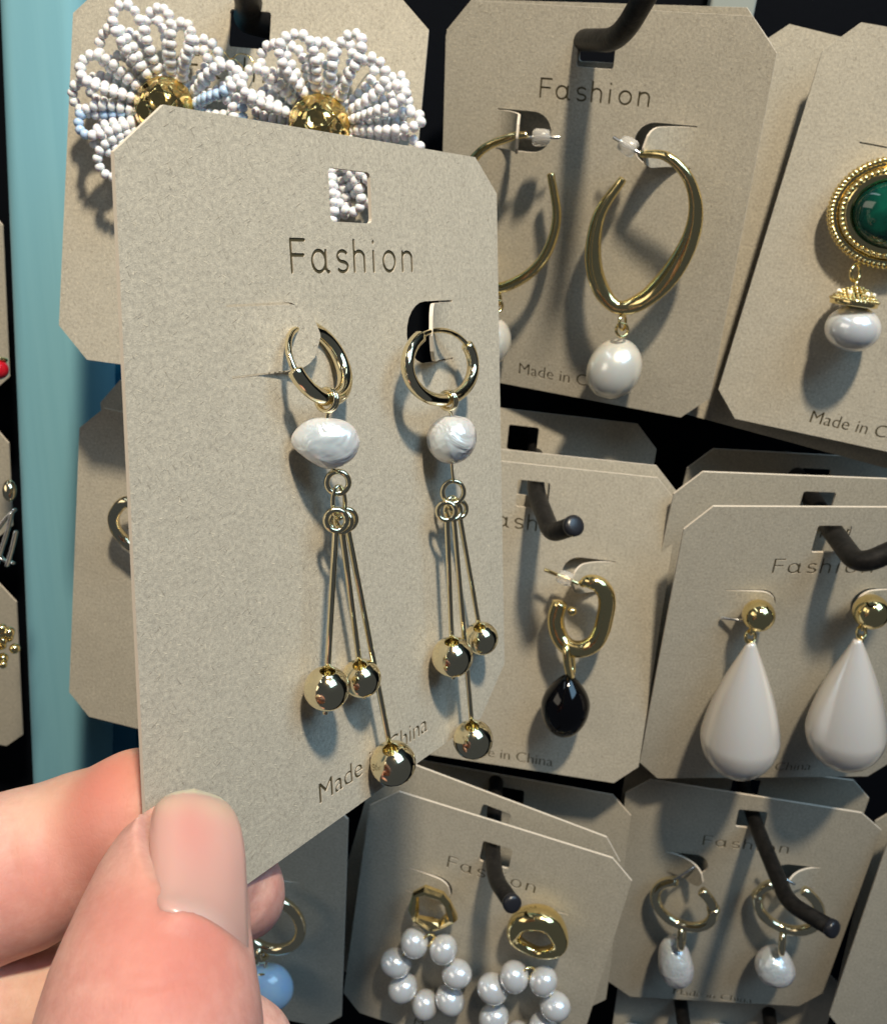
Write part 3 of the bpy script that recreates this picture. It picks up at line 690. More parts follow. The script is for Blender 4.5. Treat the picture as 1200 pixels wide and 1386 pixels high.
# --- white teardrops (card F)
Ff = POSE['F']
def teardrop(label, stud, r, ringp, top, bot, rmax, tm, pin):
    s_ = Ff.P(*stud, 5); k = s_[2]/FPX; th = thing('teardrop_earring', label, 'earring', s_, 'white teardrop earrings')
    part('stud', ellipsoid(MB(), s_, np.array([r*k, 0, 0]), np.array([0, 0, r*k]), np.array([0, r*k, 0]), 28, 18), M['gold'], th)
    mb = MB(); q = Ff.P(*ringp, 6); eye_ring(mb, q, 1.75, .45, (.5, 0, -1)); eye_ring(mb, q-DOWN*2.0, 1.2, .4, (1, 0, -.3)); eye_ring(mb, q+DOWN*1.9, 1.0, .35, (1, 0, .2)); part('link', mb, M['gold'], th)
    p0 = Ff.P(*top, 7); p1 = Ff.P(*bot, 11.5); ax = p1-p0; L = np.linalg.norm(ax); ax /= L; R = rmax*p1[2]/FPX; pr = []
    for i in range(49):
        u = i/48
        if u < tm: x = u/tm; rr_ = R*(.10+.90*(math.sin(x*math.pi/2)**1.02*.55+.45*x))
        else: x = (u-tm)/(1-tm); rr_ = R*math.sqrt(max(0, 1-x*x))
        if i == 0: pr += [(.3, -.25), (R*.085, -.1)]
        pr.append((max(rr_, .05), u*L))
    part('drop', lathe(MB(), p0, ax, pr, 56), M['drop_white'], th)
    if pin: part('pin', tube(MB(), [Ff.P(*pin[0], .8), Ff.P(*pin[1], 3)], .4, 8), M['steel'], th)
teardrop('white teardrop earring with gold stud, wholly in view beside the black drop card', (1026, 833), 22, (1015, 862), (1016, 870), (995, 1046), 51, .70, ((976, 836), (1006, 840)))
teardrop('white teardrop earring with gold stud, touching the frame edge', (1178, 828), 24, (1165, 856), (1160, 866), (1138, 1035), 51, .70, None)

# --- pearl circles (card I)
Ii = POSE['I']
def pearl_circle(label, ring, rad, h, jag, disc, pearls, slit):
    cpt = Ii.P(*ring, h); k = cpt[2]/FPX; th = thing('pearl_circle_earring', label, 'earring', cpt, 'gold ring earrings with circles of pearls')
    r_ = np.random.default_rng(jag); ex, ey = Ii.R[:, 0], Ii.R[:, 1]; n = 48; pts = []; rr = []
    corner = np.sort(r_.uniform(0, 2*math.pi, 6))
    if not disc: n = 9
    for i in range(n):
        t_ = 2*math.pi*(i+.3*(i % 2))/n; wv = 1+(.07 if not disc else .02)*math.sin(3*t_+jag)+(.05 if not disc else .02)*math.sin(5*t_+1.3*jag)
        pts.append(cpt+ex*rad[0]*k*wv*math.cos(t_)+ey*rad[1]*k*wv*math.sin(t_)+Ii.out*(.5*math.sin(2*t_+jag)))
        rr.append(1.9*(1+.28*math.sin(4*t_+jag)) if not disc else 3.1+1.3*math.cos(t_+math.pi/2))
    part('ring', tube(MB(), np.array(pts), np.array(rr), 7 if not disc else 20, closed=True, flat=.8), M['gold'], th, smooth=disc)
    mb = MB(); tp = Ii.P((pearls[0][0]+pearls[1][0])/2, (pearls[0][1]+pearls[1][1])/2-8, h); eye_ring(mb, tp, 2.0, .4, (.4, .2, -1))
    eye_ring(mb, tp+DOWN*1.2+np.array([1, 0, 0]), 1.4, .35, (1, .2, -.4)); part('link', mb, M['gold'], th)
    cen = np.mean([Ii.P(x, y, h) for x, y, r in pearls], 0); wire = []
    for x, y, r in pearls:
        p = Ii.P(x, y, h+.5); q = r*p[2]/FPX; rad_ = (p-cen)/np.linalg.norm(p-cen); tg_ = np.cross(rad_, Ii.out)
        part('pearl', ellipsoid(MB(), p, tg_*q*.93, Ii.out*q, rad_*q*1.06, 28, 18), M['pearl_white'], th); wire.append(p)
    part('wire', tube(MB(), np.array(wire), .3, 8, closed=True), M['gold'], th)
pearl_circle('jagged gold ring earring with a full circle of seven white pearls', (584, 1230), (27, 31), 5.5, 2, False, [(561, 1276, 20), (600, 1285, 20), (618, 1318, 20), (609, 1353, 20), (575, 1360, 19), (545, 1337, 20), (536, 1303, 20)], None)
pearl_circle('broad round gold ring earring with a pearl circle cut by the frame bottom', (726, 1266), (31, 31), 5.5, 1, True, [(696, 1322, 21), (735, 1328, 20), (751, 1362, 20), (735, 1392, 20), (700, 1404, 20), (668, 1377, 20), (667, 1338, 21)], None)

# --- small hoops with baroque pearls (card J)
Jj = POSE['J']
def small_hoop(label, cpx, r, h, t0, t1, bail, pc_px, size, seed, post):
    cpt = Jj.P(*cpx, h); k = cpt[2]/FPX; th = thing('pearl_hoop_earring', label, 'earring', cpt, 'small gold hoops with baroque pearls')
    ex = Jj.R[:, 0]*.95+Jj.out*.3; ey = Jj.R[:, 1]; pts = ring_pts(cpt, ex*r*k, ey*r*k*1.05, 56, t0, t1, True)
    part('hoop', tube(MB(), pts, np.full(56, 1.75), 18), M['champagne'], th)
    q = pts[8 if post[4] else -9]; d_ = pts[8]-pts[7] if post[4] else pts[-9]-pts[-8]
    mb = MB(); lathe(mb, q-d_/np.linalg.norm(d_)*.5, d_, [(1.2, -.2), (2.15, 0), (2.15, .6), (1.9, .8), (2.1, 1.0), (2.1, 1.5), (1.2, 1.7)], 20); part('hinge', mb, M['champagne'], th)
    mb = MB(); bq = Jj.P(*bail, h+.5); tube(mb, ring_pts(bq, np.array([.2, 4.0, 1.2]), np.array([1.2, .3, 2.9]), 36), 1.15, 14, closed=True, flat=1.35); part('bail', mb, M['champagne'], th)
    pc = Jj.P(*pc_px, h+.5); k = pc[2]/FPX
    part('pearl', ellipsoid(MB(), pc, np.array([size[0]*k, 0, 0]), np.array([0, -1, size[0]*k*.9]), np.array([.06*size[1]*k, size[1]*k, .8]), 44, 30, lump(seed, .06, ((0, 0, -1, .2, .08), (.8, 0, .3, .1, .06)))), M['pearl_baroque'], th)
    part('post', tube(MB(), [Jj.P(*post[0], post[2]), Jj.P(*post[1], post[3])], .45, 8), M['steel'], th)
small_hoop('gold hoop with long ridged pearl, hanging clear of the hook', (925, 1224), 39, 7, -1.05, 4.3, (922, 1268), (913, 1303), (24, 33), 21, ((911, 1191), (940, 1173), 7, 5, True))
small_hoop('gold hoop with round white pearl, crossed by the black hook', (1066, 1228), 40, 7, -1.25, 4.0, (1058, 1275), (1049, 1308), (27, 26), 33, ((1075, 1197), (1035, 1174), 7, 4, False))

# --- gold hoop glimpsed on card G, blue stone on card H
Gg = POSE['G']
th = thing('gold_hoop_earring', 'small gold hoop peeping out past the held card by the teal post', 'earring', Gg.P(172, 705, 5))
pts = resample([Gg.P(*p) for p in [(182, 682, 7), (168, 680, 7), (155, 696, 7), (156, 714, 6), (168, 730, 5), (186, 742, 5), (215, 735, 5), (230, 705, 6)]], 50)
part('hoop', tube(MB(), pts, 1.6, 16), M['champagne'], th)
part('post', tube(MB(), [Gg.P(182, 682, 7), Gg.P(205, 690, 2)], .45, 8), M['steel'], th)
Hh = POSE['H']
th = thing('blue_stone_earring', 'gold hoop earring with a pale blue puffed stone', 'earring', Hh.P(365, 1250, 8))
pts = ring_pts(Hh.P(365, 1250, 8), Hh.R[:, 0]*10.0, Hh.R[:, 1]*10.8, 56, -1.6, 2.9, True)
part('hoop', tube(MB(), pts, 1.75, 18), M['champagne'], th)
mb = MB(); eye_ring(mb, Hh.P(356, 1289, 8.5), 2.3, .9, (1, -.2, -.5)); eye_ring(mb, Hh.P(352, 1296, 9), 1.9, .6, (1, .3, -.2)); tube(mb, ring_pts(Hh.P(350, 1306, 9), np.array([.5, 2.6, .6]), np.array([2.0, 0, 1.2]), 28), .55, 10, closed=True)
part('link', mb, M['champagne'], th)
part('cap', ellipsoid(MB(), Hh.P(354, 1320, 10.5), np.array([2.4, 0, 0]), np.array([0, 0, 1.2]), np.array([0, 1.0, 0]), 20, 12), M['champagne'], th)
pc = Hh.P(362, 1336, 9); k = pc[2]/FPX
part('stone', ellipsoid(MB(), pc, np.array([35*k, 0, 0]), np.array([0, 0, 6.5]), np.array([1, 33*k, 1]), 40, 28, lump(8, .02, ((0, 0, -1, .08, -.10), (.5, 0, -.8, .15, .06), (-.5, 0, -.8, .15, .06)))), M['blue_stone'], th)
# pearls of the lowest card
Ll = place((.42, .13, .05), (0, 9), 985, 1318, 352)
for x, lab in ((855, 'white pearl stud at the bottom edge below the long ridged pearl'), (972, 'white pearl stud at the bottom edge between the two lowest hooks')):
    p = Ll.P(x, 1404, 5); th = thing('pearl_stud', lab, 'earring', p, 'pearl studs on the lowest card')
    part('pearl', ellipsoid(MB(), p, np.array([6.2, 0, 0]), np.array([0, 0, 6]), np.array([0, 5, 0]), 28, 18), M['pearl_white'], th)
    part('post', tube(MB(), [p-Ll.out*.5, p-Ll.out*7], .4, 8), M['steel'], th)

# --- beaded flowers (card B)
Bb = POSE['B']
bm_ = MB(); lathe(bm_, np.zeros(3), (0, 1, 0), [(.32, -.86), (.78, -.75), (1.05, -.42), (1.14, 0), (1.05, .42), (.78, .75), (.32, .86)], 10)
BEAD = bpy.data.meshes.new('bead'); BEAD.from_pydata((np.array(bm_.v)*.001).tolist(), [], bm_.f); BEAD.materials.append(M['seed_bead']); BEAD.shade_smooth()
BEADB = BEAD.copy(); BEADB.materials.clear(); BEADB.materials.append(M['seed_shaded'])
def flower(label, cpx, petals, seed, blue):
    r_ = np.random.default_rng(seed); c0 = Bb.inv(*cpx, 9); base = Bb.at(c0[0], c0[1], 3)
    th = thing('beaded_flower_earring', label, 'earring', base, 'beaded flower earrings')
    pr = [(6.4, -1.5), (6.7, -.6), (6.5, .5), (5.9, 1.8), (4.7, 3.2), (3.0, 4.2), (1.3, 4.7), (.1, 4.8)]
    part('centre_dome', lathe(MB(), Bb.at(c0[0], c0[1], 7.0), Bb.out, pr, 48), M['hammered'], th)
    part('backing_disc', lathe(MB(), Bb.at(c0[0], c0[1], 3.5), Bb.out, [(7, -1), (7.2, 0), (7, 1)], 32), M['gold'], th)
    for ai, (ang, L, wd, lift, tw) in enumerate(petals):
        a = math.radians(ang); d = np.array([math.cos(a), -math.sin(a)]); s_ = np.array([-d[1], d[0]])
        n = 64; path = []
        for i in range(n+1):
            u = i/n*2*math.pi; al = (1-math.cos(u))/2; sd = math.sin(u)*(.22+.78*al)*wd*(1.75+.25*math.sin(ai*2.4+seed))
            rad = 4.6+(.94*L*(1+.07*math.sin(ai*1.9+seed*2))-4.6)*al
            h = 4.0+lift*math.sin(al*math.pi*.62)+tw*sd*.55
            q = c0[:2]+d*rad+s_*sd; path.append(Bb.at(q[0], q[1], h))
        path = np.array(path); seg = np.linalg.norm(np.diff(path, axis=0), axis=1); cum = np.concatenate([[0], np.cumsum(seg)])
        loop = part('petal_loop', tube(MB(), path[::2], .25, 5, closed=False), M['thread'], th)
        nb = min(21, int(cum[-1]/1.78))
        for j in range(nb):
            s0 = (j+.5)*cum[-1]/nb; i = min(np.searchsorted(cum, s0)-1, n-1); f = (s0-cum[i])/seg[i]
            p = path[i]*(1-f)+path[i+1]*f; tg_ = path[i+1]-path[i]
            wp = Vector(WORLD(p)-np.array(th.location)); z_ = WDIR(tg_/np.linalg.norm(tg_))
            o = bpy.data.objects.new('bead', BEADB if (ai, j % nb) in blue else BEAD); COL.objects.link(o); o.parent = loop
            o.location = wp; o.rotation_euler = z_.to_track_quat('Y', 'Z').to_euler(); sc = r_.uniform(.92, 1.08); o.scale = (sc, sc, sc)
    # the under layer of loops: past three hundred beads a flower, so joined
    mb = MB(); bv = np.array(bm_.v)
    for ai in range(13):
        ang, L, wd, lift, tw = petals[ai % len(petals)]; nxt_ = petals[(ai+1) % len(petals)][0]
        a = math.radians(ang+r_.uniform(9, 13)); d = np.array([math.cos(a), -math.sin(a)]); s_ = np.array([-d[1], d[0]]); L *= r_.uniform(.78, .91); path = []
        for i in range(81):
            u = i/80*2*math.pi; al = (1-math.cos(u))/2; sd = math.sin(u)*(.22+.78*al)*wd*1.3; q = c0[:2]+d*(5+(L-5)*al)+s_*sd; path.append(Bb.at(q[0], q[1], 2.6+lift*.45*math.sin(al*2)))
        path = np.array(path); cum = np.concatenate([[0], np.cumsum(np.linalg.norm(np.diff(path, axis=0), axis=1))]); nb = int(cum[-1]/1.75)
        for j in range(nb):
            s0 = (j+.5)*cum[-1]/nb; p = np.array([np.interp(s0, cum, path[:, q]) for q in range(3)]); i = min(np.searchsorted(cum, s0), 79); tg_ = path[i+1]-path[i]; tg_ /= np.linalg.norm(tg_)
            e1, e2 = frame_from(tg_); mb.add(p+bv[:, :1]*e1+bv[:, 1:2]*tg_+bv[:, 2:]*e2, bm_.f)
    part('bead', mb, M['seed_bead'], th)['kind'] = 'stuff'
    # loose gilt thread ends
    mb = MB()
    for q in range(3):
        x0, y0 = c0[0]+r_.uniform(9, 16), c0[1]-r_.uniform(8, 14)
        tube(mb, resample([Bb.at(x0+dx, y0+dy, 1.2+r_.uniform(0, 2)) for dx, dy in ((-3, 2), (-1, -1), (1.2, -1.3), (3, .6), (2, 2.5))], 18), .14, 5)
    part('gilt_thread', mb, M['gold'], th)
P1 = [(92, 20.5, 2.6, 6, .5), (113, 20, 2.4, 8, -.5), (134, 20, 2.7, 6, .6), (157, 20.5, 2.7, 7, -.4), (178, 20, 2.5, 5, .6), (196, 19.5, 2.3, 6, -.5), (212, 19.5, 2.3, 5, .5), (229, 19.5, 2.4, 5, .4), (250, 19, 2.3, 5, -.4), (70, 19.5, 2.5, 7, .5), (47, 18.5, 2.4, 6, -.5), (24, 19, 2.5, 7, .5), (0, 18.5, 2.4, 6, -.4), (-24, 18.5, 2.4, 5, .4)]
bl1 = {(11, j) for j in (3, 4, 5, 6, 7)} | {(12, j) for j in (12, 13, 14, 15, 16)} | {(13, j) for j in range(2, 8)} | {(4, j) for j in (15, 16, 17)} | {(5, j) for j in (8, 9, 10, 11)}  # runs of beads that take the bluish shade colour
flower('white beaded flower earring nearest the teal post', (216, 145), P1, 3, bl1)
P2 = [(88, 17.5, 2.5, 6, .5), (108, 19, 2.4, 8, -.5), (130, 18, 2.5, 6, .5), (152, 18.5, 2.5, 7, -.4), (174, 18.5, 2.4, 5, .5), (66, 19.5, 2.4, 7, .5), (44, 18.5, 2.4, 6, -.5), (24, 23, 1.7, 6, 1.2), (8, 23.5, 1.8, 5, 1.2), (-8, 22.5, 1.8, 5, 1.0), (-30, 21, 2, 5, .4), (-58, 20.5, 2.2, 4, -.4), (-82, 20.5, 2.2, 5, .4), (-112, 20, 2.3, 5, .4)]
flower('white beaded flower earring next to the twisted hoop card', (427, 170), P2, 5, {(4, 8), (4, 9), (10, 9), (10, 10)})

# --- things glimpsed at the left edge, past the post
p = CAMP(-2, 500, 252); th = thing('red_bead_earring', 'red enamel bead earring just inside the left frame edge', 'earring', p)
part('bead', ellipsoid(MB(), p, np.array([2.8, 0, 0]), np.array([0, 0, 2.8]), np.array([0, 2.8, 0]), 20, 14), M['red'], th)
part('setting', tube(MB(), ring_pts(p+np.array([0, -2.6, 0]), np.array([2, 0, 0]), np.array([0, 0, 2]), 20), .6, 8, closed=True), M['gold'], th)
p = CAMP(4, 740, 250); th = thing('silver_ribbon_earring', 'silver ribbon loop earring at the left frame edge', 'earring', p)
for s_, q in enumerate(([(20, 690), (6, 705), (-8, 730), (2, 755), (18, 762)], [(16, 695), (10, 720), (2, 745), (-6, 770)], [(22, 720), (16, 745), (10, 765)])):
    part('ribbon_loop', tube(MB(), resample([CAMP(x, y, 250-s_) for x, y in q], 24), 1.1, 10, flat=.4), M['steel'], th)
part('stud', ellipsoid(MB(), CAMP(13, 664, 251), np.array([1.8, 0, 0]), np.array([0, 0, 1.6]), np.array([0, 3.0, 0]), 18, 12), M['champagne'], th)
p = CAMP(8, 872, 254); th = thing('gold_cluster_earring', 'gold cluster earring of small balls at the left frame edge', 'earring', p)
for i in range(22):
    q = p+np.array([rng.uniform(-4.5, 2.6), rng.uniform(-5, 5.5), rng.uniform(-2, 1.5)]); r0 = rng.uniform(1.0, 1.7)
    part('ball', ellipsoid(MB(), q, np.array([r0, 0, 0]), np.array([0, 0, r0]), np.array([0, r0, 0]), 12, 8), M['gold'], th)
#HAND
# ------------------------------------------------------------------ hand: one continuous surface grown from tapered limbs
def hp(px, py, z): return CAMP(px, py, z)
def ac(px, py, h): return A.P(px, py, h)
# each finger: joints (camera mm, radius)
THUMB = [(hp(259, 1141, 114), 5.6), (hp(245, 1166, 112.5), 7.4), (hp(232, 1204, 110), 8.6), (hp(220, 1262, 106), 9.55), (hp(209, 1330, 102), 10.6), (hp(203, 1400, 99), 11.6), (hp(190, 1560, 95), 12.5), (hp(110, 1800, 97), 15)]
INDEX = [(ac(338, 1222, -7.5), 5.0), (ac(322, 1208, -8.0), 7.1), (ac(270, 1165, -9.2), 8.4), (ac(190, 1103, -10.2), 8.7), (hp(110, 1142, 131), 9.6), (hp(30, 1178, 128), 10.6), (hp(-25, 1195, 126), 10.6), (hp(-140, 1260, 122), 11.0), (hp(-330, 1330, 120), 12)]
MIDDLE = [(hp(352, 1415, 148), 5.2), (hp(330, 1412, 147), 7.0), (hp(265, 1400, 145), 8.6), (hp(150, 1388, 139), 9.4), (hp(40, 1375, 132), 10.4), (hp(-20, 1380, 129), 10.6), (hp(-160, 1420, 124), 10.8), (hp(-340, 1480, 120), 12)]
RING = [(hp(300, 1560, 150), 6.6), (hp(220, 1570, 147), 8.2), (hp(90, 1580, 142), 9.0), (hp(-30, 1600, 134), 9.8), (hp(-180, 1610, 126), 10.4), (hp(-350, 1620, 121), 12)]
PINKY = [(hp(180, 1715, 150), 5.6), (hp(110, 1725, 147), 7.0), (hp(0, 1740, 142), 7.8), (hp(-100, 1750, 134), 8.4), (hp(-220, 1750, 126), 9.0), (hp(-360, 1745, 121), 11)]
PALM = [(hp(-330, 1400, 120), 13), (hp(-340, 1560, 119), 14), (hp(-350, 1720, 119), 13)]
PALM2 = [(hp(110, 1800, 97), 15), (hp(-120, 1760, 104), 17), (hp(-300, 1640, 114), 17)]
WRIST = [(hp(-160, 1790, 106), 19), (hp(-420, 1950, 112), 21), (hp(-700, 2100, 116), 22)]
def cone_sdf(X, chain, k):
    d = None
    for (a, ra), (b, rb) in zip(chain[:-1], chain[1:]):
        ba = b-a; L = ba@ba
        h = np.clip(((X-a)@ba)/L, 0, 1).astype(np.float32)
        e = np.linalg.norm(X-a-h[..., None]*ba.astype(np.float32), axis=-1)-(ra+(rb-ra)*h)
        d = e if d is None else smin(d, e, k)
    return d
def smin(a, b, k):
    h = np.maximum(k-np.abs(a-b), 0)/k
    return np.minimum(a, b)-h*h*k*.25
def hand_sdf(X):
    X = X.astype(np.float32)
    t_ = cone_sdf(X, THUMB, 1.6); i_ = cone_sdf(X, INDEX, 1.6); m_ = cone_sdf(X, MIDDLE, 1.6); r_ = cone_sdf(X, RING, 2); p_ = cone_sdf(X, PINKY, 2)
    # knuckle swell and skin folds
    def blob(c, r, amt, d):
        return d-amt*np.exp(-((X-c.astype(np.float32))**2).sum(-1)/(r*r))
    i_ = blob(hp(15, 1090, 121), 7, .9, i_)
    t_ = blob(hp(150, 1330, 93), 9, .5, t_)
    def groove(p0, p1, r, amt, d):                          # shallow crease along a line
        ba = (p1-p0).astype(np.float32); h = np.clip(((X-p0.astype(np.float32))@ba)/(ba@ba), 0, 1)
        e2 = ((X-p0.astype(np.float32)-h[..., None]*ba)**2).sum(-1); return d+amt*np.exp(-e2/(r*r))
    px_ = X[..., 0]/X[..., 2]*FPX+CX; py_ = X[..., 1]/X[..., 2]*FPX+CY
    wob = 3*np.sin(px_*.055)+2*np.sin(px_*.13+1)
    for y0, w_, a in ((1316, 3.2, .10), (1334, 4.0, .17), (1352, 3.4, .12), (1369, 4.2, .18), (1386, 3.5, .12)):   # folds over the thumb joint
        t_ = t_+a*2*np.exp(-((py_-y0+.09*(px_-210)+wob)/(2.0*w_))**2)*np.exp(-((px_-(215+14*math.sin(y0)))/78)**4)*(X[..., 2] < 101)
    wob = 3*np.sin(py_*.05)+2*np.sin(py_*.12+2)
    for x0, w_, a in ((22, 5, .24), (8, 3.5, .13), (40, 3.5, .10), (64, 3.5, .07)):                     # folds over the index joint
        i_ = i_+a*1.8*np.exp(-((px_-x0-.16*(py_-1170)+wob)/(1.9*w_))**2)*np.exp(-((py_-1175)/75)**4)*(X[..., 2] < 126)
    # skin wall round the nail: a soft rim along its left side and cuticle
    for c_, rr_ in NAILFOLD:
        e = np.linalg.norm(X-c_.astype(np.float32), axis=-1)-rr_; t_ = smin(t_, e, 1.4)
    t_ = nail_bed(X, t_)
    pa = cone_sdf(X, PALM, 3); pb = cone_sdf(X, PALM2, 4); w_ = cone_sdf(X, WRIST, 4)
    body = smin(smin(pa, pb, 8), w_, 8)
    f = smin(smin(i_, m_, .7), smin(r_, p_, .7), .7)
    d = smin(f, body, 5); d2 = smin(t_, body, 5)
    return smin(d, d2, .7)
def march(o, d, fn, far=240):
    """distance along each ray to the surface; rays that miss keep their nearest pass"""
    s_ = np.full(len(d), 70., np.float32); best = np.full(len(d), 9e9, np.float32); bs = s_.copy()
    for _ in range(90):
        q = fn(o+d*s_[:, None]); m = q < best; best[m] = q[m]; bs[m] = s_[m]
        s_ = np.where(q > .01, s_+np.maximum(q*.8, .03), s_)
    return bs, best
# nail outline in the photo: left edge, right edge from tip (0) to cuticle (1)
NL = [(262, 1067), (230, 1074), (209, 1094), (205, 1130), (207, 1170), (209, 1205), (214, 1229)]
NR = [(264, 1067), (300, 1080), (321, 1105), (331, 1145), (334, 1195), (336, 1245), (337, 1292)]
def nail_grid(nu, nv):
    L = resample([(x, y, 0) for x, y in NL], nv)[:, :2]; Rr = resample([(x, y, 0) for x, y in NR], nv)[:, :2]; G = np.zeros((nv, nu, 2))
    for j in range(nv):
        v = j/(nv-1)
        for i in range(nu):
            u = i/(nu-1); p = L[j]*(1-u)+Rr[j]*u
            p = p-np.array([0, 12*v*v*v*math.sin(math.pi*u)])         # the cuticle curves down
            G[j, i] = p
    return G
NAILFOLD = []
def grid_on(G, fn):
    D = np.array([CAMP(x, y, 1) for x, y in G.reshape(-1, 2)]); D /= np.linalg.norm(D, axis=1)[:, None]
    s_, b_ = march(np.zeros(3), D, fn); return (D*s_[:, None]).reshape(G.shape[0], G.shape[1], 3), D.reshape(G.shape[0], G.shape[1], 3), b_.reshape(G.shape[:2])
thumb_only = lambda X: cone_sdf(X.astype(np.float32), THUMB, 1.6)
NG = nail_grid(25, 33); NP_, ND, NB_ = grid_on(NG, thumb_only)
Z = NP_[..., 2].copy()
# a smooth curved plate through the surface depths, flatter along its length than the thumb itself
uu, vv = np.meshgrid(np.linspace(-1, 1, 25), np.linspace(-1, 1, 33)); ok = NB_ < .6
Bm = np.stack([np.ones_like(uu), uu, vv, uu*uu, vv*vv, uu*vv, uu**4, vv*uu*uu], -1)
cf = np.linalg.lstsq(Bm[ok], Z[ok], rcond=None)[0]; Zf = Bm@cf
vt = (vv+1)/2; Zt = Zf+1.0*np.clip((vt-.93)/.07, 0, 1)**2+.5*np.clip((-uu-.88)/.12, 0, 1)**2; NG2 = NG.copy(); NG2[..., 1] += 9*np.clip((vt-.9)/.1, 0, 1); NG2[..., 0] -= 2.5*np.clip((-uu-.85)/.15, 0, 1)*np.clip((vt-.3)/.2, 0, 1)
NAIL = np.stack([(NG2[..., 0]-CX)/FPX*Zt, (NG2[..., 1]-CY)/FPX*Zt, Zt], -1)
toward = NAIL/np.linalg.norm(NAIL, axis=-1)[..., None]
for j in range(12, 25, 2): NAILFOLD.append((NAIL[j, 0]+np.array([-.5, 0, .45]), .9))
for i in range(3, 22, 2): NAILFOLD.append((NAIL[32, i]+np.array([0, .25, .35]), .85))
def nail_bed(X, d):
    """the skin dips under the nail plate"""
    m = (X[..., 2] < 121) & (X[..., 2] > 95) & (np.abs(X[..., 0]+31) < 12) & (np.abs(X[..., 1]-43) < 16)
    if not m.any(): return d
    Y = X[m]; x = Y[:, 0]/Y[:, 2]*FPX+CX; y = Y[:, 1]/Y[:, 2]*FPX+CY
    xl = np.interp(y, NG[:, 0, 1], NG[:, 0, 0]); xr = np.interp(y, NG[:, -1, 1], NG[:, -1, 0])
    u = np.clip((x-xl)/(xr-xl)*2-1, -1.1, 1.1); yt = np.interp(x, NG[0, :, 0], NG[0, :, 1]); yb = np.interp(x, NG[-1, :, 0], NG[-1, :, 1])
    v = np.clip((y-1067)/(yb-1067)*2-1, -1, 1.05)
    z = np.stack([np.ones_like(u), u, v, u*u, v*v, u*v, u**4, v*u*u], -1)@cf
    edge = np.minimum(np.minimum(x-xl, xr+300-x), yb-y)/9.0
    cut = (z+.22-Y[:, 2])-np.clip(1-edge, 0, 9)*1.1
    d = d.copy(); e = d[m]; k = .25; h = np.maximum(k-np.abs(e-cut), 0)/k; d[m] = np.maximum(e, cut)+h*h*k*.25
    return d
def surface_nets(lo, hi, step, fn):
    n = np.ceil((hi-lo)/step).astype(int)+1
    gx = [lo[i]+np.arange(n[i])*step for i in range(3)]; D = np.empty(n, np.float32)
    for i0 in range(0, n[0], 24):
        X = np.stack(np.meshgrid(gx[0][i0:i0+24], gx[1], gx[2], indexing='ij'), -1); D[i0:i0+24] = fn(X)
    ins = D < 0; c = [n[i]-1 for i in range(3)]
    cnt = np.zeros(c, np.int32); acc = np.zeros((*c, 3), np.float32)
    corner = [(i, j, k) for i in (0, 1) for j in (0, 1) for k in (0, 1)]
    sl = lambda o: tuple(slice(o[i], o[i]+c[i]) for i in range(3))
    for a in corner:
        for ax in range(3):
            if a[ax]: continue
            b = list(a); b[ax] = 1; da, db = D[sl(a)], D[sl(b)]; m = ins[sl(a)] != ins[sl(b)]
            f = np.where(m, da/np.where(m, da-db, 1), 0); cnt += m
            for q in range(3): acc[..., q] += m*((a[q]+f) if q == ax else a[q])
    act = cnt > 0; idx = -np.ones(c, int); idx[act] = np.arange(act.sum()); ijk = np.argwhere(act)
    V = lo+(ijk+acc[act]/cnt[act][:, None])*step; F = []
    for ax in range(3):
        o1, o2 = [q for q in range(3) if q != ax]
        s1 = [slice(0, None)]*3; s1[ax] = slice(0, -1); s2 = [slice(0, None)]*3; s2[ax] = slice(1, None)
        ed = np.argwhere(ins[tuple(s1)] != ins[tuple(s2)])
        ed = ed[(ed[:, o1] > 0) & (ed[:, o2] > 0) & (ed[:, o1] < c[o1]) & (ed[:, o2] < c[o2])]
        q = []
        for d1, d2 in ((1, 1), (0, 1), (0, 0), (1, 0)):
            e = ed.copy(); e[:, o1] -= d1; e[:, o2] -= d2; q.append(idx[e[:, 0], e[:, 1], e[:, 2]])
        q = np.stack(q, -1); F.append(q[(q >= 0).all(1)])
    return V, np.vstack(F)
allj = np.array([p for ch in (THUMB, INDEX, MIDDLE, RING, PINKY, PALM, PALM2, WRIST[:2]) for p, r in ch])
HV, HF = surface_nets(np.array([-105, 22, 80.]), np.array([-17, 128, 162.]), .5, hand_sdf)
# nudge out of the card: skin never crosses the board it presses on
q = (HV-A.t)@A.R
inside = (np.abs(q[:, 0]) < 46.5) & (q[:, 1] < 104.2-.0)
fi = cone_sdf(HV, INDEX, 1.6); ft = thumb_only(HV)
for sgn, m in ((1, inside & (ft < fi)), (-1, inside & (ft >= fi))):
    hh = -q[:, 2]                                            # proud of the face
    bad = m & ((hh < .05) if sgn > 0 else (hh > -.68)) & (np.abs(hh) < 9)
    HV[bad] += A.out*((.05-hh[bad]) if sgn > 0 else (-.68-hh[bad]))[:, None]
wa = WORLD(HV[0]*0+hp(200, 1560, 95)); 
hm = bpy.data.meshes.new('person'); hm.from_pydata((WORLD(HV)-wa).tolist(), [], HF.tolist())
bm = bmesh.new(); bm.from_mesh(hm)
for _ in range(1): bmesh.ops.smooth_vert(bm, verts=bm.verts, factor=.5, use_axis_x=True, use_axis_y=True, use_axis_z=True)
bmesh.ops.recalc_face_normals(bm, faces=bm.faces); bm.to_mesh(hm); bm.free(); hm.shade_smooth()
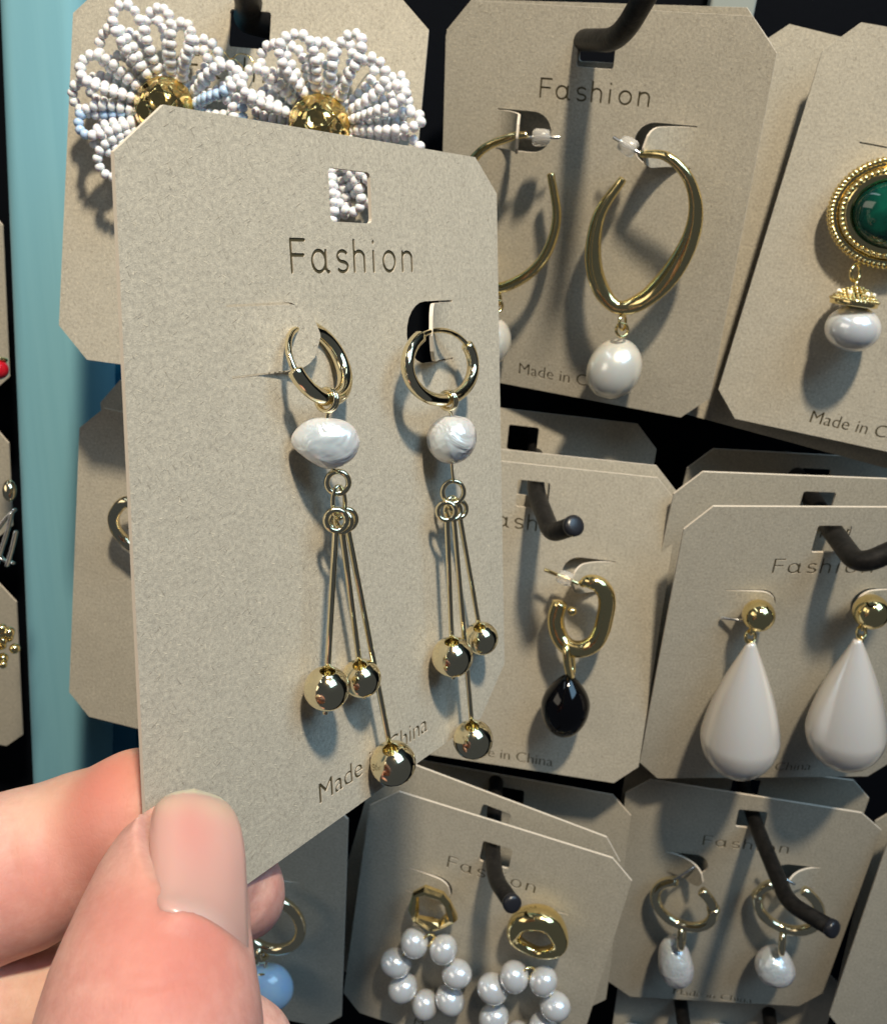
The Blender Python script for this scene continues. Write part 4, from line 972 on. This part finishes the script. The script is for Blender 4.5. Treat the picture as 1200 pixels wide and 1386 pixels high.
# flushed and pale areas of the skin itself
def near(c, r): return np.exp(-((HV-c)**2).sum(1)/(r*r))
flush = .85*near(hp(150, 1085, 124), 7)+.4*near(hp(170, 1060, 126), 6)+.5*near(hp(20, 1185, 116), 8)+.45*near(hp(300, 1240, 101), 7)+.45*near(hp(170, 1240, 99), 9)+.35*near(hp(210, 1360, 90), 12)+.6*near(ac(330, 1215, -7), 7)+.4*near(hp(230, 1340, 92), 6)+.35*near(hp(100, 1240, 118), 9)
pale = .8*near(hp(70, 1085, 122), 8)+.5*near(hp(230, 1180, 102), 5)+.5*near(hp(60, 1350, 124), 9)+.6*near(hp(185, 1015, 130), 5)
ca = hm.attributes.new('flush', 'FLOAT', 'POINT'); ca.data.foreach_set('value', np.clip(flush, 0, 1).astype(np.float32))
ca = hm.attributes.new('pale', 'FLOAT', 'POINT'); ca.data.foreach_set('value', np.clip(pale, 0, 1).astype(np.float32))
M['skin'] = mat('skin', (.54, .335, .255), .42, 0, **{'Subsurface Weight': .55, 'Subsurface Scale': .0035, 'Specular IOR Level': .32})
M['skin'].node_tree.nodes['Principled BSDF'].inputs['Subsurface Radius'].default_value = (1.0, .38, .22)
t = NT(M['skin']); at = t.n('ShaderNodeAttribute', attribute_name='flush'); ap = t.n('ShaderNodeAttribute', attribute_name='pale')
v = t.coords(); mo = t.noise(v, 170, 4, .6)
c = t.ramp(mo, [(.3, (.55, .295, .26)), (.52, (.60, .355, .31)), (.75, (.65, .43, .37))])
c = t.mix(1.0, c, t.ramp(t.noise(v, 620, 3, .65), [(.3, (.90, .84, .83)), (.7, (1.07, 1.1, 1.1))]), 'MULTIPLY'); c = t.mix(ap.outputs['Fac'], c, (.64, .46, .34)); c = t.mix(at.outputs['Fac'], c, (.56, .20, .16)); t.l(c, t.b.inputs['Base Color'])
vo = t.n('ShaderNodeTexVoronoi', feature='DISTANCE_TO_EDGE'); vo.inputs['Scale'].default_value = 1150; t.l(t.coords((1, .6, 1), (.2, .1, .5)), vo.inputs['Vector'])
wv = t.noise(t.coords((1, .35, 1), (.3, .2, .5)), 900, 3, .6)
t.bump(t.math('ADD', t.ramp(vo.outputs['Distance'], [(0, (0, 0, 0)), (.22, (.6, .6, .6))]), t.math('MULTIPLY', wv, .8)), .17, .00012)
t.l(t.ramp(mo, [(.3, (.46,)*3), (.7, (.62,)*3)]), t.b.inputs['Roughness'])
hm.materials.append(M['skin'])
ho = bpy.data.objects.new('person', hm); COL.objects.link(ho); ho.location = Vector(wa)
tagit(ho, 'hand pinching the held earring card between thumb and index finger', 'person')
mb = MB(); nv, nu = NAIL.shape[:2]; th_ = .42
ctr = NAIL.mean((0, 1))
front = NAIL-toward*(.32+.10*np.clip(1-np.abs(vv), 0, 1)[..., None]); backp = front+toward*th_
Vn = list(front.reshape(-1, 3))+list(backp.reshape(-1, 3)); N_ = nu*nv; Fn = []
for j in range(nv-1):
    for i in range(nu-1):
        a = j*nu+i; Fn.append((a, a+nu, a+nu+1, a+1)); Fn.append((N_+a, N_+a+1, N_+a+nu+1, N_+a+nu))
rim = [i for i in range(nu)]+[j*nu+nu-1 for j in range(1, nv)]+[(nv-1)*nu+i for i in range(nu-2, -1, -1)]+[j*nu for j in range(nv-2, 0, -1)]
for a, b in zip(rim, rim[1:]+rim[:1]): Fn.append((a, b, N_+b, N_+a))
M['nail'] = mat('nail', (.60, .36, .32), .34, 0, **{'Subsurface Weight': .3, 'Subsurface Scale': .002, 'Coat Weight': .45, 'Coat Roughness': .25})
mb.add(Vn, Fn); no = part('nail', mb, M['nail'], ho)
def nail_tint(co):
    return co
W_ = np.array([v_.co[:] for v_ in no.data.vertices]); FW = WORLD(np.array(Vn))-np.array(ho.location)
flat_v = np.concatenate([((vv+1)/2).ravel()]*2); flat_u = np.concatenate([uu.ravel()]*2)
ii = np.array([np.argmin(((FW-w_)**2).sum(1)) for w_ in W_])
edge_line = .12+.08*flat_u**2
for nm, val in (('tip', np.clip((edge_line-flat_v)/.03+.5, 0, 1)), ('moon', np.clip(1-np.hypot(flat_u/.95, (flat_v-1.02)/.20), 0, 1)*1.6), ('rosy', np.exp(-((flat_v-.42)/.22)**2-((flat_u+.1)/.5)**2)), ('white', np.exp(-((flat_v-.27)/.10)**2))):
    at_ = no.data.attributes.new(nm, 'FLOAT', 'POINT'); at_.data.foreach_set('value', np.clip(val[ii], 0, 1).astype(np.float32))
t = NT(M['nail']); A_ = lambda n_: t.n('ShaderNodeAttribute', attribute_name=n_).outputs['Fac']
c = t.mix(t.math('MULTIPLY', A_('white'), .55), (.56, .31, .275), (.63, .42, .31)); c = t.mix(t.math('MULTIPLY', A_('rosy'), .6), c, (.56, .22, .20)); c = t.mix(t.math('MULTIPLY', A_('moon'), .75), c, (.63, .41, .385)); c = t.mix(t.math('MULTIPLY', A_('tip'), .8), c, (.74, .61, .44)); t.l(c, t.b.inputs['Base Color'])
t.bump(t.noise(t.coords((1, .1, 1)), 700, 2, .5), .12, .0001)
